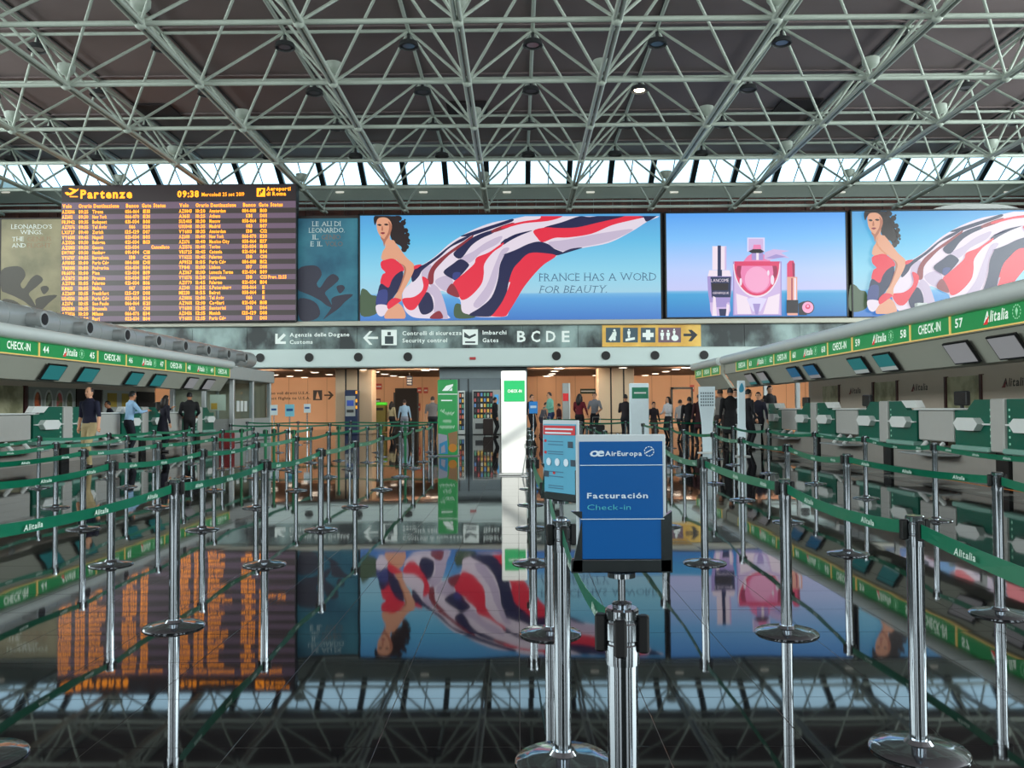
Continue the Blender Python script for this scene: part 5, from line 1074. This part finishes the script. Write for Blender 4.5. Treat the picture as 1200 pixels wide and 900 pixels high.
    for i in range(12):
        for k in range(nn):
            a0, a1, b0, b1 = PI * i / 12, PI * (i + 1) / 12, 2 * PI * k / nn, 2 * PI * (k + 1) / nn
            q = lambda a_, b_, g=1.0: Vector((.086 * g * math.sin(a_) * math.cos(b_), .104 * g * math.sin(a_) * math.sin(b_) + .006, .125 * g * math.cos(a_) + .006))
            m_ = q((a0 + a1) / 2, (b0 + b1) / 2)
            if (m_.y < -.03 and m_.z < (.075 if hl != 'bald' else .115)) or m_.z < (-.03 if m_.y > .02 else .01) or (hl == 'bald' and m_.z > .09): continue
            hr.add([hc + q(a0, b0), hc + q(a0, b1), hc + q(a1, b1), hc + q(a1, b0)], [(0, 1, 2, 3)])
    if hl == 'long':
        hr.path([hc + Vector((0, .03, .09)), hc + Vector((0, .06, 0)), hc + Vector((0, .085, -.12)), hc + Vector((0, .10, -.24)), hc + Vector((0, .10, -.34))], [.05, .085, .10, .095, .04], 14)
        for s_ in (-1, 1): hr.path([hc + Vector((s_ * .055, -.01, .08)), hc + Vector((s_ * .088, .0, 0)), hc + Vector((s_ * .10, .03, -.15)), hc + Vector((s_ * .09, .05, -.27))], [.03, .034, .045, .02], 10)
    return mb, bones, ex, hr
SKIN = [(214, 160, 128), (190, 132, 100), (150, 100, 76)]
def cloth(c): n_ = 'cloth_%d_%d_%d' % c; return mat(n_, c, .8, var=.12, scale=14, bump=.15, bscale=22)
def leather(c): return mat('leather_%d_%d_%d' % c, c, .4)
PEOPLE = []
def person(px, head, D, head_dir, label, top, pants, hair_c=(28, 20, 18), skin=0, **P):
    if D < 0: D = ground(px, -D).y
    g = at(px, 480, D); H = at(px, head, D).z; PEOPLE.append((Vector((g.x, D, 0)), H, head_dir, label, top, pants, hair_c, skin, P))
person(105, 452.5, -548, -.25, 'man in navy polo shirt and khaki trousers walking past the left counters', (22, 24, 48), (176, 158, 118), (40, 30, 24), 0, stance='step', short=True, hair='bald', arms=((.34, -.12, .84), (-.30, .02, .84)), wide=1.06)
person(151, 457.5, 25.6, PI - .7, 'man in light blue shirt and dark trousers leaning on the left counter', (150, 186, 220), (22, 24, 36), (16, 14, 14), 1, arms=((.16, -.42, 1.18), (-.22, -.40, 1.22)), lean=.12)
person(191, 462.5, 27.8, PI * .78, 'woman with long dark hair in black at the left counter', (26, 24, 40), (18, 18, 28), (28, 18, 16), 0, hair='long', arms=((.14, -.36, 1.36), (-.28, -.08, .88)), lean=.12, coat=.62)
person(222, 459, 30.2, PI + .4, 'man in black jacket standing at the far left counter', (18, 18, 22), (24, 24, 26), (18, 14, 14), 1, arms=((.20, -.26, 1.02), (-.22, -.26, 1.02)), wide=1.15, arm=1.15)
g_ = 28.6
person(133, 468.5, g_, -.9, 'agent with dark hair bending behind the left counter', (24, 26, 40), (24, 24, 30), (16, 12, 12), 1, lean=.25, arms=((.2, -.4, 1.05), (-.2, -.4, 1.05)))
person(474, 468, 42, PI, 'person in pale blue top before the dark doorway', (170, 196, 216), (150, 150, 160), (60, 40, 30), 0)
person(459, 470, 46, PI * .8, 'person in cream top beside the dark doorway', (190, 170, 130), (40, 36, 40), (40, 28, 22), 0, hair='long', fem=True)
person(507, 464, 36, PI, 'person in grey shirt left of the green totem', (120, 112, 110), (30, 28, 36), (60, 44, 34), 0, wide=1.2, short=True)
person(580, 465, 41, PI * .6, 'person in black half hidden behind the white totem', (14, 14, 18), (14, 14, 18), (14, 12, 12), 1, wide=1.15, arm=1.2)
person(623, 462, 42, .8, 'person in dark clothes just right of the white totem', (24, 24, 36), (30, 28, 36), (30, 20, 16), 0)
person(646, 458.5, 40, -1.2, 'man in dark vest and mint sleeves looking down', (120, 190, 170), (40, 56, 96), (40, 28, 22), 0, arms=((.18, -.28, 1.10), (-.18, -.28, 1.10)), lean=.1, nod=1)
person(634, 470, 41.5, 1.3, 'person in grey jacket bending beside the man in dark vest', (90, 90, 98), (50, 46, 60), (30, 22, 18), 0, lean=.35, arms=((.2, -.3, .8), (-.2, -.3, .8)))
person(655, 472.5, 39.5, -2.0, 'short person in dark red behind the leaflet sign', (64, 20, 26), (60, 22, 26), (22, 14, 14), 1)
person(679, 461, 37, PI - .5, 'woman with long dark hair in maroon top', (104, 20, 36), (24, 20, 26), (20, 12, 14), 0, hair='long', arms=((.26, -.3, 1.0), (-.26, -.2, .95)), fem=True)
person(697, 459.5, 37.6, -.5, 'man in grey shirt facing the woman in maroon', (128, 132, 140), (28, 26, 34), (28, 20, 18), 0, short=True, arms=((.24, -.24, 1.02), (-.24, -.2, 1.0)))
person(733, 461.5, 33, PI * .9, 'person in dark top left of the second white totem', (34, 28, 34), (24, 24, 32), (22, 16, 14), 1, short=True, arms=((.12, -.25, 1.15), (-.22, -.2, 1.1)))
person(766, 470.5, 34, .4, 'short person in dark jacket right of the second white totem', (44, 36, 44), (70, 50, 44), (20, 14, 14), 0)
person(783, 464.5, 36, -1.0, 'woman with long black hair and white sleeves', (205, 205, 210), (26, 24, 30), (14, 10, 12), 0, hair='long', arms=((.16, -.32, 1.1), (-.2, -.26, 1.05)))
person(797, 468, 34, PI * .7, 'person with pale top partly hidden beside the dark crowd', (170, 168, 168), (60, 50, 54), (50, 34, 26), 0)
person(808, 464.5, 31, PI, 'broad person in black jacket left of the tapering totem', (16, 16, 22), (22, 20, 26), (20, 16, 16), 1, wide=1.25, arm=1.25)
person(820, 461, 30.5, PI * 1.1, 'person in dark maroon coat directly behind the tapering totem', (52, 20, 28), (28, 24, 30), (16, 12, 12), 1, wide=1.1, coat=.6)
person(844, 455, 29.5, PI * .85, 'bald person in grey with raised arm right of the tapering totem', (120, 116, 112), (60, 50, 48), (60, 44, 36), 1, hair='bald', short=True, arms=((.22, -.25, 1.5), (-.25, -.1, .95)))
person(856, 454, -526, PI, 'large person in long black coat with back turned', (12, 12, 16), (16, 15, 18), (18, 14, 14), 1, wide=1.2, arm=1.2, coat=.45)
person(862, 455.5, 31, -.4, 'person in white shirt beside the long black coat', (206, 206, 210), (30, 28, 34), (30, 22, 20), 0)
person(877, 455.5, 27, PI * .6, 'young person in black before the slim totem, right side', (18, 18, 26), (20, 20, 28), (18, 14, 14), 0, arms=((.2, -.3, 1.05), (-.24, -.1, .9)))
person(889, 459, 28.5, -.7, 'person in dark jacket at the first far right counter', (30, 30, 46), (24, 24, 32), (18, 14, 14), 0)
person(902, 451.5, 34.5, .3, 'tall agent in dark uniform behind the far right counters', (20, 18, 24), (20, 18, 24), (26, 16, 14), 0)
tmp = []
for P in PEOPLE:
    mb, bones, ex, hr = figure(P[8]); me = bpy.data.meshes.new('body'); me.from_pydata([tuple(v) for v in mb.v], [], mb.f); o = bpy.data.objects.new('body', me); COL.objects.link(o)
    near = P[0].y < 30
    m_ = o.modifiers.new('r', 'REMESH'); m_.mode = 'VOXEL'; m_.voxel_size = .016 if near else .022; s_ = o.modifiers.new('s', 'SMOOTH'); s_.factor = .5; s_.iterations = 4; tmp.append((o, bones, ex, hr))
dg = bpy.context.evaluated_depsgraph_get(); dg.update()
for P, (o, bones, ex, hr) in zip(PEOPLE, tmp):
    loc, H, hd, label, top, pants, hair_c, skin, opt = P
    me = o.evaluated_get(dg).to_mesh(); nv = len(me.vertices); co = np.empty(nv * 3); me.vertices.foreach_get('co', co); co = co.reshape(-1, 3); fs = [tuple(p.vertices) for p in me.polygons]
    cen = np.array([co[list(f)].mean(0) for f in fs]); best = np.full(len(fs), 9.0); lab = np.zeros(len(fs), int)
    for p0, p1, r, l_ in bones:
        p0, p1 = np.array(p0), np.array(p1); d = p1 - p0; t = np.clip(((cen - p0) @ d) / max(1e-9, d @ d), 0, 1); ds = np.linalg.norm(cen - (p0 + t[:, None] * d), axis=1) - r; k = ds < best; best[k] = ds[k]; lab[k] = l_
    B_m = MB(); B_m.v = [tuple(v) for v in co]; B_m.f = fs; B_m.m = [int(v) for v in lab]; o.evaluated_get(dg).to_mesh_clear()
    k0 = len(B_m.v); B_m.v += [tuple(v) for v in ex.v]; B_m.f += [tuple(i + k0 for i in f) for f in ex.f]; B_m.m += ex.m
    sc = H / 1.77; zmin = co[:, 2].min()
    for Z in (B_m, hr): Z.v = [((x) * sc, y * sc, (z - zmin) * sc) for x, y, z in Z.v]
    T = thing('person', label, 'person', loc, hd)
    mats_ = [mat('skin_%d' % skin, SKIN[skin], .5, var=.05), cloth(top), cloth(pants), leather((24, 20, 20)), mat('eye_dark', (22, 16, 14), .3, var=0), mat('lip', (150, 80, 74), .5, var=0)]
    B_m.build('body', mats_, T, smooth=True); hm = hr.build('hair', mat('hair_%d_%d_%d' % hair_c, hair_c, .5, var=.2, scale=60), T, smooth=True)
    if 'dark vest' in label: pass
for o, *_ in tmp: me = o.data; bpy.data.objects.remove(o); bpy.data.meshes.remove(me)

# bags and luggage on the floor
def suitcase(px, py_base, w_, h_, d_, c, label):
    g = ground(px, py_base); org = (g.x, g.y, 0); T = thing('suitcase', label, 'suitcase', org); m = mat('case_%d_%d_%d' % c, c, .5)
    MB().bbox(g.x - w_ / 2, g.x + w_ / 2, g.y, g.y + d_, .05, h_, .03).build('shell', m, T, org)
    for s_ in (-1, 1): MB().tube((g.x + s_ * w_ * .35 - .02, g.y + d_ / 2, .035), (g.x + s_ * w_ * .35 + .02, g.y + d_ / 2, .035), .035, n=10).build('wheel', M_black, T, org)
    MB().path([(g.x - w_ * .25, g.y + d_ * .7, h_ - .02), (g.x - w_ * .25, g.y + d_ * .7, h_ + .3), (g.x + w_ * .25, g.y + d_ * .7, h_ + .3), (g.x + w_ * .25, g.y + d_ * .7, h_ - .02)], .012, 6).build('pull_handle', M_steel, T, org)
suitcase(572, 511, .5, .85, .3, (46, 32, 28), 'dark brown suitcase beside the vending machine')
suitcase(641, 515, .6, .7, .35, (96, 22, 30), 'dark red suitcase behind the leaflet sign, left one'); suitcase(657, 514, .5, .65, .35, (110, 26, 32), 'red suitcase behind the leaflet sign, right one')
suitcase(264, 528, .45, .6, .3, (120, 24, 30), 'small red suitcase near the far left counters'); suitcase(700, 519, .6, .7, .35, (22, 20, 26), 'black suitcase beside the man in grey shirt')
